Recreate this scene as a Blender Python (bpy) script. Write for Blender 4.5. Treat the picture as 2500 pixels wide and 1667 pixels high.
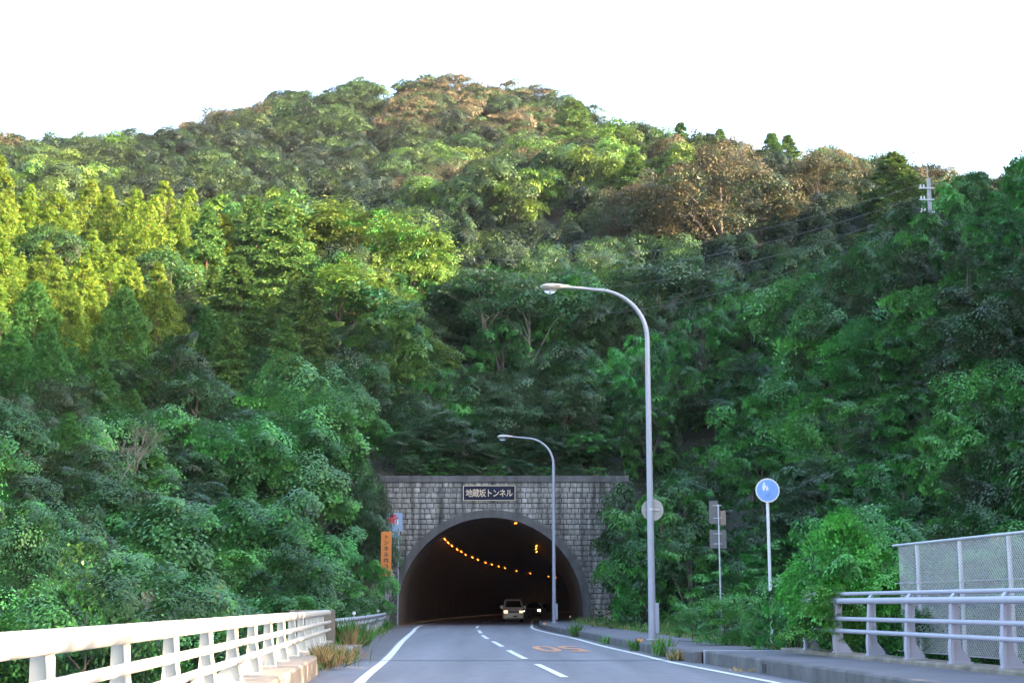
import bpy, bmesh, math, random
import numpy as np
from mathutils import Vector, Matrix
for o in list(bpy.data.objects): bpy.data.objects.remove(o)
S = bpy.context.scene
COL = S.collection
R_ = math.radians
random.seed(7)
# ------------------------------------------------------------------ camera
F = 3500.0; TP = (1475 - 833.5) / F; CH = 1.24          # focal length in photo pixels, tan(pitch), eye height
CP = 1 / math.sqrt(1 + TP * TP); SP = TP * CP
cam = bpy.data.cameras.new('camera'); co = bpy.data.objects.new('camera', cam); COL.objects.link(co)
cam.sensor_width = 36; cam.lens = 36 * F / 2500; cam.clip_end = 6000; cam.clip_start = .1
co.location = (0, 0, CH); co.rotation_euler = (R_(90) + math.atan(TP), 0, 0)
S.camera = co
# ------------------------------------------------------------------ sky, sun, exposure
SUN_EL, SUN_AZ = 15.0, 112.0                              # azimuth clockwise from +Y (the road direction)
W = bpy.data.worlds.new('World'); S.world = W; W.use_nodes = True
wn = W.node_tree.nodes; wl = W.node_tree.links
bg = wn['Background']; sky = wn.new('ShaderNodeTexSky'); sky.sky_type = 'NISHITA'; sky.sun_disc = False
sky.sun_elevation = R_(SUN_EL); sky.sun_rotation = R_(SUN_AZ); sky.air_density = 1.0; sky.dust_density = 2.5; sky.ozone_density = 1.0
wl.new(sky.outputs[0], bg.inputs[0]); bg.inputs[1].default_value = 0.15
sun = bpy.data.lights.new('sun', 'SUN'); so = bpy.data.objects.new('sun', sun); COL.objects.link(so)
sun.energy = 4.8; sun.angle = R_(.5); sun.color = (1, .72, .42)
az, el = R_(SUN_AZ), R_(SUN_EL)
SD = Vector((math.sin(az) * math.cos(el), math.cos(az) * math.cos(el), math.sin(el)))
so.rotation_euler = SD.to_track_quat('Z', 'Y').to_euler(); so.location = (60, -40, 60)
S.view_settings.view_transform = 'Standard'; S.view_settings.look = 'None'
S.view_settings.exposure = 3.35; S.view_settings.gamma = 1; S.view_settings.use_curve_mapping = False
S.render.engine = 'CYCLES'
cy = S.cycles; cy.max_bounces = 6; cy.diffuse_bounces = 1; cy.glossy_bounces = 2; cy.transmission_bounces = 4
cy.transparent_max_bounces = 8; cy.volume_bounces = 1; cy.sample_clamp_indirect = 6; cy.use_denoising = True

# ------------------------------------------------------------------ pixel <-> place
def ray(u, v):
    a = (u - 1250) / F; b = (833.5 - v) / F
    return a, CP - b * SP, SP + b * CP
def gnd(u, v, z=0.0):
    a, dy, dz = ray(u, v); t = (z - CH) / dz
    return a * t, dy * t
def at(u, v, Y):
    a, dy, dz = ray(u, v); t = Y / dy
    return a * t, Y, CH + dz * t
def proj(x, y, z):
    d = y * CP + (z - CH) * SP; h = -y * SP + (z - CH) * CP
    return 1250 + F * x / d, 833.5 - F * h / d

# ------------------------------------------------------------------ materials
def nodes_of(m): return m.node_tree.nodes, m.node_tree.links
def mat(name, col, rough=.6, metal=0, spec=.5, var=0, noise=0, nscale=3.0, bump=0, emit=None, estr=0, streak=0, track=0):
    m = bpy.data.materials.new(name); m.use_nodes = True; n, l = nodes_of(m); b = n['Principled BSDF']
    b.inputs['Roughness'].default_value = rough; b.inputs['Metallic'].default_value = metal
    b.inputs['Specular IOR Level'].default_value = spec
    c = n.new('ShaderNodeRGB'); c.outputs[0].default_value = (*col, 1); out = c.outputs[0]
    geo = n.new('ShaderNodeNewGeometry')
    def mul(out, sock, lo, hi):
        mr = n.new('ShaderNodeMapRange'); l.new(sock, mr.inputs[0]); mr.inputs[1].default_value = .25; mr.inputs[2].default_value = .75
        mr.inputs[3].default_value = lo; mr.inputs[4].default_value = hi
        mx = n.new('ShaderNodeVectorMath'); mx.operation = 'SCALE'; l.new(out, mx.inputs[0]); l.new(mr.outputs[0], mx.inputs['Scale'])
        return mx.outputs[0]
    if noise:
        t = n.new('ShaderNodeTexNoise'); t.inputs['Scale'].default_value = nscale; t.inputs['Detail'].default_value = 8; t.inputs['Roughness'].default_value = .65
        l.new(geo.outputs['Position'], t.inputs['Vector']); out = mul(out, t.outputs[0], 1 - noise, 1 + noise)
    if streak:                                            # long vertical water stains
        mp = n.new('ShaderNodeMapping'); mp.inputs['Scale'].default_value = (2.6, 2.6, .16); l.new(geo.outputs['Position'], mp.inputs[0])
        t = n.new('ShaderNodeTexNoise'); t.inputs['Scale'].default_value = 1; t.inputs['Detail'].default_value = 5; l.new(mp.outputs[0], t.inputs['Vector'])
        out = mul(out, t.outputs[0], 1 - streak, 1 + .35 * streak)
    if track:                                             # wear and patches drawn out along the road
        mp = n.new('ShaderNodeMapping'); mp.inputs['Scale'].default_value = (1.1, .045, 1); l.new(geo.outputs['Position'], mp.inputs[0])
        t = n.new('ShaderNodeTexNoise'); t.inputs['Scale'].default_value = 1; t.inputs['Detail'].default_value = 6; l.new(mp.outputs[0], t.inputs['Vector'])
        out = mul(out, t.outputs[0], 1 - track, 1 + track)
    if var:
        oi = n.new('ShaderNodeObjectInfo'); mr = n.new('ShaderNodeMapRange'); l.new(oi.outputs['Random'], mr.inputs[0])
        mr.inputs[3].default_value = 1 - var; mr.inputs[4].default_value = 1 + var
        mx = n.new('ShaderNodeVectorMath'); mx.operation = 'SCALE'; l.new(out, mx.inputs[0]); l.new(mr.outputs[0], mx.inputs['Scale']); out = mx.outputs[0]
    l.new(out, b.inputs['Base Color'])
    if bump:
        t = n.new('ShaderNodeTexNoise'); t.inputs['Scale'].default_value = nscale * 6; t.inputs['Detail'].default_value = 6
        l.new(geo.outputs['Position'], t.inputs['Vector'])
        bp = n.new('ShaderNodeBump'); bp.inputs['Strength'].default_value = bump; bp.inputs['Distance'].default_value = .02
        l.new(t.outputs[0], bp.inputs['Height']); l.new(bp.outputs[0], b.inputs['Normal'])
    if emit:
        b.inputs['Emission Color'].default_value = (*emit, 1); b.inputs['Emission Strength'].default_value = estr
    return m
def leaf_mat(name, cols, trans=.2, rough=.5, hue=.012, val=.3, spec=.35):
    m = bpy.data.materials.new(name); m.use_nodes = True; n, l = nodes_of(m); b = n['Principled BSDF']
    g = n.new('ShaderNodeNewGeometry'); r = n.new('ShaderNodeValToRGB'); l.new(g.outputs['Random Per Island'], r.inputs[0])
    e = r.color_ramp.elements
    while len(e) < len(cols): e.new(.5)
    for i, c in enumerate(cols): e[i].position = i / (len(cols) - 1); e[i].color = (*c, 1)
    oi = n.new('ShaderNodeObjectInfo'); hs = n.new('ShaderNodeHueSaturation')
    m1 = n.new('ShaderNodeMapRange'); l.new(oi.outputs['Random'], m1.inputs[0]); m1.inputs[3].default_value = .5 - hue; m1.inputs[4].default_value = .5 + hue
    mm = n.new('ShaderNodeMath'); mm.operation = 'MULTIPLY'; mm.inputs[1].default_value = 7.31; l.new(oi.outputs['Random'], mm.inputs[0])
    fr = n.new('ShaderNodeMath'); fr.operation = 'FRACT'; l.new(mm.outputs[0], fr.inputs[0])
    m2 = n.new('ShaderNodeMapRange'); l.new(fr.outputs[0], m2.inputs[0]); m2.inputs[3].default_value = 1 - val; m2.inputs[4].default_value = 1 + val
    l.new(m1.outputs[0], hs.inputs['Hue']); l.new(m2.outputs[0], hs.inputs['Value']); l.new(r.outputs[0], hs.inputs['Color'])
    l.new(hs.outputs[0], b.inputs['Base Color']); b.inputs['Roughness'].default_value = rough; b.inputs['Specular IOR Level'].default_value = spec
    tr = n.new('ShaderNodeBsdfTranslucent'); l.new(hs.outputs[0], tr.inputs[0])
    mx = n.new('ShaderNodeMixShader'); mx.inputs[0].default_value = trans
    l.new(b.outputs[0], mx.inputs[1]); l.new(tr.outputs[0], mx.inputs[2]); l.new(mx.outputs[0], n['Material Output'].inputs[0])
    return m
M = {}
M['asphalt'] = mat('asphalt', (.112, .110, .128), .75, noise=.22, nscale=2.5, bump=.3, track=.3)
M['shoulder'] = mat('old asphalt', (.080, .073, .080), .85, noise=.35, nscale=1.4, bump=.4)
M['paint'] = mat('white road paint', (.50, .50, .50), .6, noise=.10, nscale=6)
M['opaint'] = mat('orange road paint', (.36, .16, .075), .65, noise=.55, nscale=5)
M['kerb'] = mat('weathered kerb concrete', (.085, .080, .085), .85, noise=.45, nscale=1.6, bump=.4, streak=.5)
M['walk'] = mat('sidewalk asphalt', (.085, .080, .096), .85, noise=.3, nscale=1.2, bump=.3)
M['conc'] = mat('pale concrete', (.25, .20, .155), .85, noise=.3, nscale=1.5, bump=.3, streak=.35)
M['oldconc'] = mat('stained concrete', (.17, .145, .12), .9, noise=.4, nscale=2.2, bump=.4, streak=.5)
M['edge'] = mat('pale concrete edge', (.22, .22, .24), .8, noise=.2, nscale=5)
M['block'] = mat('portal stone block', (.215, .205, .200), .9, noise=.38, nscale=2.4, bump=.6, var=.20, streak=1.0)
M['mortar'] = mat('dark joint', (.052, .052, .058), .95, noise=.3, nscale=4)
M['coping'] = mat('stained coping', (.075, .072, .078), .9, noise=.45, nscale=2, bump=.4, streak=.6)
M['ring'] = mat('arch ring concrete', (.070, .068, .072), .85, noise=.35, nscale=1.4, bump=.3, streak=.45)
M['lining'] = mat('tunnel lining', (.12, .085, .06), .8, noise=.3, nscale=.5)
M['rail'] = mat('cream railing paint', (.40, .385, .36), .4, noise=.06, nscale=3)
M['grail'] = mat('grey railing paint', (.27, .265, .33), .45, noise=.08, nscale=3)
M['galv'] = mat('galvanised steel', (.34, .35, .40), .42, metal=.35, noise=.12, nscale=5)
M['wire'] = mat('fence wire', (.50, .51, .55), .5, metal=.2)
M['lampgrey'] = mat('lamp pole paint', (.215, .225, .285), .38, noise=.06, nscale=4)
M['lamphead'] = mat('lamp housing', (.34, .33, .32), .4, noise=.05, nscale=6)
M['glass'] = mat('lamp bowl glass', (.55, .58, .62), .08, spec=.6); M['glass'].node_tree.nodes['Principled BSDF'].inputs['Transmission Weight'].default_value = .85
M['signblue'] = mat('faded blue sign', (.085, .20, .50), .45, noise=.10, nscale=9)
M['signwhite'] = mat('sign white', (.42, .43, .47), .45, noise=.05, nscale=9)
M['signback'] = mat('sign back grey', (.22, .22, .22), .55, noise=.15, nscale=6)
M['boardback'] = mat('board back', (.085, .085, .092), .6, noise=.2, nscale=5)
M['boardbrown'] = mat('rusty box', (.19, .14, .12), .7, noise=.3, nscale=8)
M['orange'] = mat('orange sign sheet', (.42, .115, .006), .5, noise=.06, nscale=5)
M['black'] = mat('black lettering', (.015, .013, .012), .6)
M['plaque'] = mat('dark blue slab', (.010, .014, .030), .8, spec=.15, noise=.2, nscale=6)
M['gold'] = mat('pale gold lettering', (.46, .36, .27), .5, noise=.1, nscale=12)
M['palesign'] = mat('pale blue sign', (.15, .24, .38), .5, noise=.1, nscale=5)
M['red'] = mat('sign red', (.42, .03, .05), .5)
M['reflector'] = mat('orange kerb reflector', (.85, .28, .05), .3, emit=(1, .35, .1), estr=0)
M['tlamp'] = mat('sodium lamp glow', (.9, .4, .1), .5, emit=(1.0, .24, .022), estr=1.4)
M['tbody'] = mat('lamp fixture casing', (.05, .045, .04), .6)
M['white'] = mat('white car paint', (.55, .46, .42), .3, spec=.5)
M['dark'] = mat('dark car paint', (.03, .02, .022), .3)
M['carglass'] = mat('dark windscreen', (.008, .008, .012), .08, spec=.6)
M['tyre'] = mat('tyre rubber', (.015, .015, .015), .85)
M['blacktrim'] = mat('black trim', (.02, .02, .022), .5)
M['hl'] = mat('dipped headlight', (.8, .7, .6), .2, emit=(1, .55, .25), estr=.3)
M['hlon'] = mat('bright headlight', (.9, .8, .6), .2, emit=(1, .72, .32), estr=5)
M['hlwhite'] = mat('white marker lamp', (.8, .8, .9), .2, emit=(.8, .85, 1), estr=.4)
M['polec'] = mat('concrete pole', (.26, .255, .275), .8, noise=.12, nscale=3)
M['cable'] = mat('black cable', (.10, .10, .115), .6)
M['porcelain'] = mat('white insulator', (.4, .4, .42), .3)
M['bark'] = mat('grey brown bark', (.085, .068, .055), .9, noise=.35, nscale=6, bump=.4)
M['palebark'] = mat('pale bark', (.115, .10, .088), .9, noise=.3, nscale=6)
M['redbark'] = mat('red brown bark', (.075, .045, .032), .9, noise=.3, nscale=6)
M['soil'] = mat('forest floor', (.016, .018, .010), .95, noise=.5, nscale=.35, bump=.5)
M['drygrass'] = leaf_mat('dry grass', [(.34, .22, .09), (.42, .30, .14), (.20, .17, .06)], .35, .6, .01, .1)
M['grass'] = leaf_mat('roadside grass', [(.06, .12, .02), (.10, .17, .04), (.15, .18, .05)], .35, .5, .02, .2)

# ------------------------------------------------------------------ mesh helpers
def link(name, me, m=None, parent=None, loc=(0, 0, 0), rot=None, scale=None):
    o = bpy.data.objects.new(name, me); COL.objects.link(o); o.location = loc
    if rot is not None: o.rotation_euler = rot
    if scale is not None: o.scale = scale
    if m is not None and me is not None and not me.materials: me.materials.append(m)
    if parent is not None: o.parent = parent
    return o
def tag(o, label=None, cat=None, group=None, kind=None):
    if label: o['label'] = label
    if cat: o['category'] = cat
    if group: o['group'] = group
    if kind: o['kind'] = kind
    return o
def empty(name, loc=(0, 0, 0), rz=0.0, **k):
    o = bpy.data.objects.new(name, None); COL.objects.link(o); o.location = loc; o.rotation_euler = (0, 0, rz); o.empty_display_size = .3
    return tag(o, **k)
class MB:
    def __init__(s): s.v = []; s.f = []
    def add(s, v, f):
        k = len(s.v); s.v += [tuple(p) for p in v]; s.f += [tuple(i + k for i in q) for q in f]; return s
    def box(s, x0, x1, y0, y1, z0, z1, ch=0):
        if ch:
            bm = bmesh.new(); bmesh.ops.create_cube(bm, size=1)
            for v in bm.verts: v.co = ((x0 + x1) / 2 + v.co.x * (x1 - x0), (y0 + y1) / 2 + v.co.y * (y1 - y0), (z0 + z1) / 2 + v.co.z * (z1 - z0))
            bmesh.ops.bevel(bm, geom=bm.edges[:], offset=ch, segments=2, affect='EDGES', profile=.5)
            bm.verts.index_update()
            s.add([v.co[:] for v in bm.verts], [[v.index for v in f.verts] for f in bm.faces]); bm.free(); return s
        v = [(x, y, z) for x in (x0, x1) for y in (y0, y1) for z in (z0, z1)]
        return s.add(v, [(0, 1, 3, 2), (4, 6, 7, 5), (0, 4, 5, 1), (2, 3, 7, 6), (0, 2, 6, 4), (1, 5, 7, 3)])
    def tube(s, path, rad, n=10, cap=True):
        path = [Vector(p) for p in path]; k = len(path)
        rad = rad if hasattr(rad, '__len__') else [rad] * k
        rings = []; ref = None
        for i, p in enumerate(path):
            d = (path[min(i + 1, k - 1)] - path[max(i - 1, 0)]).normalized()
            if ref is None: ref = Vector((1, 0, 0)) if abs(d.x) < .8 else Vector((0, 0, 1))
            a = (ref - d * ref.dot(d)).normalized(); b = d.cross(a); ref = a
            rings.append([p + (a * math.cos(t) + b * math.sin(t)) * rad[i] for t in [2 * math.pi * j / n for j in range(n)]])
        v = [q for r in rings for q in r]; f = []
        for i in range(k - 1):
            for j in range(n):
                f.append((i * n + j, i * n + (j + 1) % n, (i + 1) * n + (j + 1) % n, (i + 1) * n + j))
        if cap: f += [tuple(range(n))[::-1], tuple((k - 1) * n + j for j in range(n))]
        return s.add(v, f)
    def prism(s, pts, axis, a, b):                        # outline pts (p, q) extruded along an axis
        def P(p, q, t): return (t, p, q) if axis == 'x' else (p, t, q) if axis == 'y' else (p, q, t)
        n = len(pts); v = [P(p, q, a) for p, q in pts] + [P(p, q, b) for p, q in pts]
        return s.add(v, [tuple(range(n))[::-1], tuple(range(n, 2 * n))] + [(i, (i + 1) % n, n + (i + 1) % n, n + i) for i in range(n)])
    def sweep(s, path, prof, close=True):                 # profile (side, up) carried along a path in the ground plane
        path = [Vector(p) for p in path]; k = len(path); n = len(prof); v = []
        for i, p in enumerate(path):
            d = path[min(i + 1, k - 1)] - path[max(i - 1, 0)]; d.z = 0; d.normalize(); r = Vector((d.y, -d.x, 0))
            v += [p + r * a + Vector((0, 0, b)) for a, b in prof]
        f = [(i * n + j, i * n + (j + 1) % n, (i + 1) * n + (j + 1) % n, (i + 1) * n + j) for i in range(k - 1) for j in range(n if close else n - 1)]
        if close: f += [tuple(range(n))[::-1], tuple((k - 1) * n + j for j in range(n))]
        return s.add(v, f)
    def build(s, name, m, parent=None, smooth=False, loc=(0, 0, 0), rot=None, scale=None):
        me = bpy.data.meshes.new(name); me.from_pydata(s.v, [], s.f)
        bm = bmesh.new(); bm.from_mesh(me); bmesh.ops.recalc_face_normals(bm, faces=bm.faces); bm.to_mesh(me); bm.free()
        if smooth:
            me.polygons.foreach_set('use_smooth', [True] * len(me.polygons)); me.set_sharp_from_angle(angle=R_(40))
        return link(name, me, m, parent, loc, rot, scale)
def text_mesh(txt, size, extrude=.01, bold=0.0, spacing=1.0, align='CENTER'):
    c = bpy.data.curves.new('t', 'FONT'); c.body = txt; c.size = size; c.extrude = extrude; c.offset = bold; c.space_character = spacing
    c.align_x = align; c.align_y = 'CENTER'; c.resolution_u = 3
    o = bpy.data.objects.new('t', c); COL.objects.link(o)
    bpy.context.view_layer.update()
    me = bpy.data.meshes.new_from_object(o.evaluated_get(bpy.context.evaluated_depsgraph_get()))
    bpy.data.objects.remove(o); bpy.data.curves.remove(c); me.materials.clear()
    return me
def interp(tab):
    ys = np.array([t[0] for t in tab], float); xs = np.array([t[1] for t in tab], float)
    m = np.gradient(xs, ys)
    def f(y):
        y = float(y)
        if y <= ys[0]: return xs[0] + m[0] * (y - ys[0])
        if y >= ys[-1]: return xs[-1] + m[-1] * (y - ys[-1])
        i = int(np.searchsorted(ys, y)) - 1; i = max(0, min(i, len(ys) - 2)); h = ys[i + 1] - ys[i]; t = (y - ys[i]) / h
        return (2*t**3-3*t*t+1)*xs[i] + (t**3-2*t*t+t)*h*m[i] + (-2*t**3+3*t*t)*xs[i+1] + (t**3-t*t)*h*m[i+1]
    return f

# ------------------------------------------------------------------ road lines read off the photograph
PY = 87.5                                                  # the portal face
LAMPX = [(688,622),(714,649),(744,674),(787,703),(821,722),(855,745),(912,768),(956,787),(1018,810),(1070,825),(1126,841),(1176,854),(1270,877),(1383,897),(1531,922),(1590,930)]
LIGHTS = []
for a, b in LAMPX:
    x, y = gnd(880 + a / 3.336, 1130 + b / 3.336, 5.35); LIGHTS.append((x, y))
_p = np.polyfit([y for x, y in LIGHTS], [x + 3.12 for x, y in LIGHTS], 2)
def axis_in(y): return float(np.polyval(_p, y))
A0 = axis_in(92)
def axis(y):
    if y >= 92: return axis_in(y)
    return A0 + (-1.28 - A0) * min(1, (92 - y) / 4.5)
TUN = [96, 105, 115, 125, 140, 160, 180, 205, 230, 262]
Lx = interp([(-20, .25), (8, -1.35), (23.59, -2.45), (32.97, -2.85), (50.07, -3.75), (68, -4.6), (80, -5.2), (88, -5.45)] + [(y, axis_in(y) - 4.1) for y in TUN])
Cx = interp([(-20, 4.0), (8, 2.05), (27.92, .74), (36.7, .12), (46.95, -.47), (57.01, -1.07), (68.19, -1.51), (81.79, -1.95), (88, -1.98)] + [(y, axis_in(y) - .75) for y in TUN])
_r = [(y, x) for x, y in [gnd(*p) for p in [(1887,1665),(1759,1640),(1642,1617),(1555,1596),(1479,1578.6),(1402,1558),(1351,1547),(1300,1533)]]]
Rx = interp([(-20, 7.6), (8, 5.5)] + _r + [(88, 1.2)] + [(y, axis_in(y) + 2.55) for y in TUN])
def Kx(y): return Rx(y) + (.60 if y < 31.5 else .42)       # kerb face
def Wx(y): return min(Kx(y) + 2.35, 99)                    # outer edge of the sidewalk
def RLx(y): return -1.99 - .073 * y                        # left railing
def RRx(y): return 6.41 - .122 * (y - 27)                  # right railing
GR = interp([(38, -5.05), (42, -5.2), (50, -5.38), (60, -5.75), (70, -6.25), (80, -6.95)])
def left_edge(y): return RLx(y) + .42 if y < 26.6 else RLx(y) + .1 if y < 39 else GR(y) if y < 80 else max(GR(80), axis(y) - 5.4)

# ------------------------------------------------------------------ terrain: a canopy surface fitted through places read off the photograph
CAN = [  # (u, v, distance) of the tree tops
 (0,1455,30),(300,1440,40),(600,1425,52),(840,1440,66),(0,1250,45),(300,1250,55),(600,1160,66),(880,1230,78),
 (0,1000,65),(300,960,78),(600,960,84),(880,1000,92),(0,800,85),(300,800,98),(600,800,104),(900,800,110),
 (0,600,108),(300,620,118),(600,620,122),(900,660,128),
 (-200,430,128),(0,450,132),(260,480,138),(470,550,140),(700,480,150),(950,520,150),(1090,620,145),
 (0,420,262),(400,450,262),(700,440,262),(950,440,270),(-300,330,400),(0,345,410),(230,340,405),(420,322,400),(600,260,410),(850,212,415),(1080,190,420),(1300,212,425),(1400,252,428),
 (300,390,330),(600,350,335),(900,330,345),(1150,300,355),(1350,310,370),(700,440,265),
 (1420,330,262),(1500,312,252),(1700,330,238),(1900,352,222),(2080,360,208),(2200,408,194),(2300,470,184),(2420,500,180),
 (1700,640,150),(1500,650,140),(1300,660,135),(1200,700,130),(1890,720,134),(1100,570,168),(1220,470,200),(1340,370,236),(1650,480,185),(1900,500,175),
 (1250,1120,91),(1250,1000,100),(1250,850,112),(1250,750,121),(1100,1100,91),(1420,1100,91),(1050,900,105),(1450,900,106),
 (1530,1300,86),(1560,1150,88),(1600,1000,91),(1620,850,96),(1720,760,100),(1940,730,90),(2050,610,83),(2150,600,78),(2280,545,72),(2400,505,63),(2500,445,58),(2480,410,75),
 (1800,1000,70),(1800,1280,60),(2100,1000,55),(2100,1220,44),(2400,1200,38),(2400,900,45),(2500,600,50),
]
WORLD = [ # (x, y, canopy z) outside the frame and behind the crests; unseen right ridge shaped for shade
 (-45,185,33),(0,190,44),(-90,190,34),(-110,120,36),(-70,60,14),(-60,20,2),(-40,-20,0),(-30,10,-1),
 (-160,300,80),(-200,420,130),(-120,480,130),(0,500,150),(80,480,130),(110,400,100),(90,300,75),(120,230,60),(-180,150,45),(-160,40,15),
 (36,72,29),(48,66,38),(62,70,49),(52,95,36),(72,116,51),(38,100,29),(32,128,31),(75,30,36),(60,20,17),(44,33,28),(31,34,24),(40,20,11),(24,36,17),(25,21,13),(25,10,6),
 (28,14,8.5),(26,0,7.5),(45,0,9),(40,-25,6),(100,60,50),(130,150,84),(98,142,72),(100,-20,20),(150,20,35),
]
pts = []; zz = []
for u, v, Y in CAN:
    x, y, z = at(u, v, Y); pts.append((x, y)); zz.append(z)
for x, y, z in WORLD: pts.append((x, y)); zz.append(z)
PT = np.array(pts) / 100.0; ZZ = np.array(zz)
def _tps(d2): return np.where(d2 > 1e-12, .5 * d2 * np.log(np.maximum(d2, 1e-12)), 0)
n_ = len(PT); Kmat = _tps(((PT[:, None] - PT[None]) ** 2).sum(-1)) + np.eye(n_) * .0012
Pm = np.c_[np.ones(n_), PT]; Am = np.block([[Kmat, Pm], [Pm.T, np.zeros((3, 3))]])
SOL = np.linalg.solve(Am, np.r_[ZZ, 0, 0, 0])
def treeh(y): return np.interp(y, [0, 35, 70, 100, 140, 200, 400], [3.0, 3.6, 4.6, 6.0, 8.5, 9.5, 12.0])
def smooth(t): t = np.clip(t, 0, 1); return t * t * (3 - 2 * t)
_ys = np.arange(-60, 300, 2.0); _le = np.array([left_edge(y) if y < 262 else left_edge(262) for y in _ys]); _we = np.array([Wx(min(y, 262)) for y in _ys])
def canopy(x, y):
    x = np.atleast_1d(np.asarray(x, float)); y = np.atleast_1d(np.asarray(y, float))
    q = np.stack([np.clip(x, -230, 190), np.clip(y, -60, 500)], -1) / 100
    z = _tps(((q[:, None] - PT[None]) ** 2).sum(-1)) @ SOL[:n_] + SOL[n_] + q @ SOL[n_ + 1:]
    return z
def ground(x, y):
    x = np.atleast_1d(np.asarray(x, float)); y = np.atleast_1d(np.asarray(y, float))
    g = canopy(x, y) - treeh(y)
    far = smooth((np.maximum(np.abs(x + 20) - 200, np.maximum(y - 460, -80 - y)) ) / 250); g = g * (1 - far) + 12 * far
    le = np.interp(y, _ys, _le); we = np.interp(y, _ys, _we)
    d = np.maximum(le - .2 - x, x - we - .2)                # distance outside the road corridor
    t = smooth((d - .3) / 5.0)
    gr = np.where(y < PY + .2, -.06 * (1 - t) + g * t, g)
    ax = np.where(y > 92, np.polyval(_p, np.minimum(y, 262)), -1.28)
    over = smooth((np.abs(x - ax) - 7.5) / 5) ; lim = np.where(y < 96, 8.3 + (y - PY) * .35, 9.0)
    gr = np.where((y >= PY + .2) & (y < 270), np.maximum(gr, lim * (1 - over) + gr * over), gr)
    return gr
def gz(x, y): return float(ground(x, y)[0])
gx = np.unique(np.r_[np.array([-3000, -1500, -800, -500, -350]), np.arange(-260, -60, 8), np.arange(-60, -12, 2.5), np.arange(-12, 12, 1.0), np.arange(12, 60, 2.5), np.arange(60, 230, 8), np.array([300, 450, 800, 1500, 3000])])
gy = np.unique(np.r_[np.array([-3000, -1200, -500, -250, -120]), np.arange(-70, 20, 3.0), np.arange(20, 86, 1.5), np.array([86, 87, 87.6, 87.8, 88.6, 89.5]), np.arange(91, 130, 2.0), np.arange(130, 520, 6), np.array([560, 640, 800, 1200, 2000, 3500])])
XX, YY = np.meshgrid(gx, gy); Zg = ground(XX.ravel(), YY.ravel())
nx = len(gx); fc = []
for j in range(len(gy) - 1):
    for i in range(nx - 1):
        if gy[j] >= 86.9 and gy[j + 1] <= 87.9 and -9.4 < gx[i] and gx[i + 1] < 7.4: continue   # the portal wall stands here
        fc.append((j * nx + i, j * nx + i + 1, (j + 1) * nx + i + 1, (j + 1) * nx + i))
me = bpy.data.meshes.new('hillside'); me.from_pydata(list(zip(XX.ravel(), YY.ravel(), Zg)), [], fc)
me.polygons.foreach_set('use_smooth', [True] * len(me.polygons))
tag(link('hillside', me, M['soil']), 'wooded mountain slopes and banks round the road', kind='structure')

# ------------------------------------------------------------------ road, markings, kerbs, sidewalk
def strip(fa, fb, y0, y1, z, step=1.0, za=None):
    n = max(2, int((y1 - y0) / step) + 1); m = MB(); v = []
    for i in range(n):
        y = y0 + (y1 - y0) * i / (n - 1); v += [(fa(y), y, z), (fb(y), y, z)]
    return m.add(v, [(2*i, 2*i+1, 2*i+3, 2*i+2) for i in range(n - 1)])
road = strip(left_edge, lambda y: Kx(y) + .1, -30, 262, 0).build('road', M['asphalt']); tag(road, 'grey asphalt road running into the tunnel', kind='structure')
sh = strip(lambda y: left_edge(y) - .3, lambda y: Lx(y) - .16, 33.2, 87.2, .004).build('shoulder', M['shoulder'], road)
strip(lambda y: Rx(y) + .16, lambda y: Kx(y) + .05, 33.2, 87.2, .004).build('gutter', M['shoulder'], road)
strip(lambda y: left_edge(y), lambda y: Kx(y) + .05, 32.93, 33.12, .005).build('expansion_joint', M['blacktrim'], road)
for y0, y1 in ((-25, 32.9), (33.15, 175)):
    strip(lambda y: Lx(y) - .09, lambda y: Lx(y) + .09, y0, y1, .009).build('edge_line', M['paint'], road)
    strip(lambda y: Rx(y) - .075, lambda y: Rx(y) + .075, y0, y1, .009).build('edge_line', M['paint'], road)
DSH = [(1653,1621),(1608,1587),(1578,1565),(1559,1550),(1545.5,1538),(1533,1527)]
dd = [(gnd(1250, a)[1], gnd(1250, b)[1]) for a, b in DSH]
per = dd[1][0] - dd[0][0]
dd = [(dd[0][0] - per * 2, dd[0][1] - per * 2), (dd[0][0] - per, dd[0][1] - per)] + dd + [(100 + 10 * k, 106 + 10 * k) for k in range(6)]
for a, b in dd: strip(lambda y: Cx(y) - .075, lambda y: Cx(y) + .075, a, b, .009, .7).build('centre_dash', M['paint'], road)
# speed figure, painted for the other direction
sm = text_mesh('50', 1.0, 0, .022)
bb = np.array([v.co[:] for v in sm.vertices]); w0 = np.ptp(bb[:, 0]); h0 = np.ptp(bb[:, 1]); c0 = (bb.max(0) + bb.min(0)) / 2
for v in sm.vertices:
    p = (v.co.x - c0[0]) / w0 * 1.42; q = (v.co.y - c0[1]) / h0 * 5.6
    yy = 41.7 - q; v.co = (1.33 - p - .055 * (yy - 41.7), yy, .010)
link('speed_marking', sm, M['opaint'], road)
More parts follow.
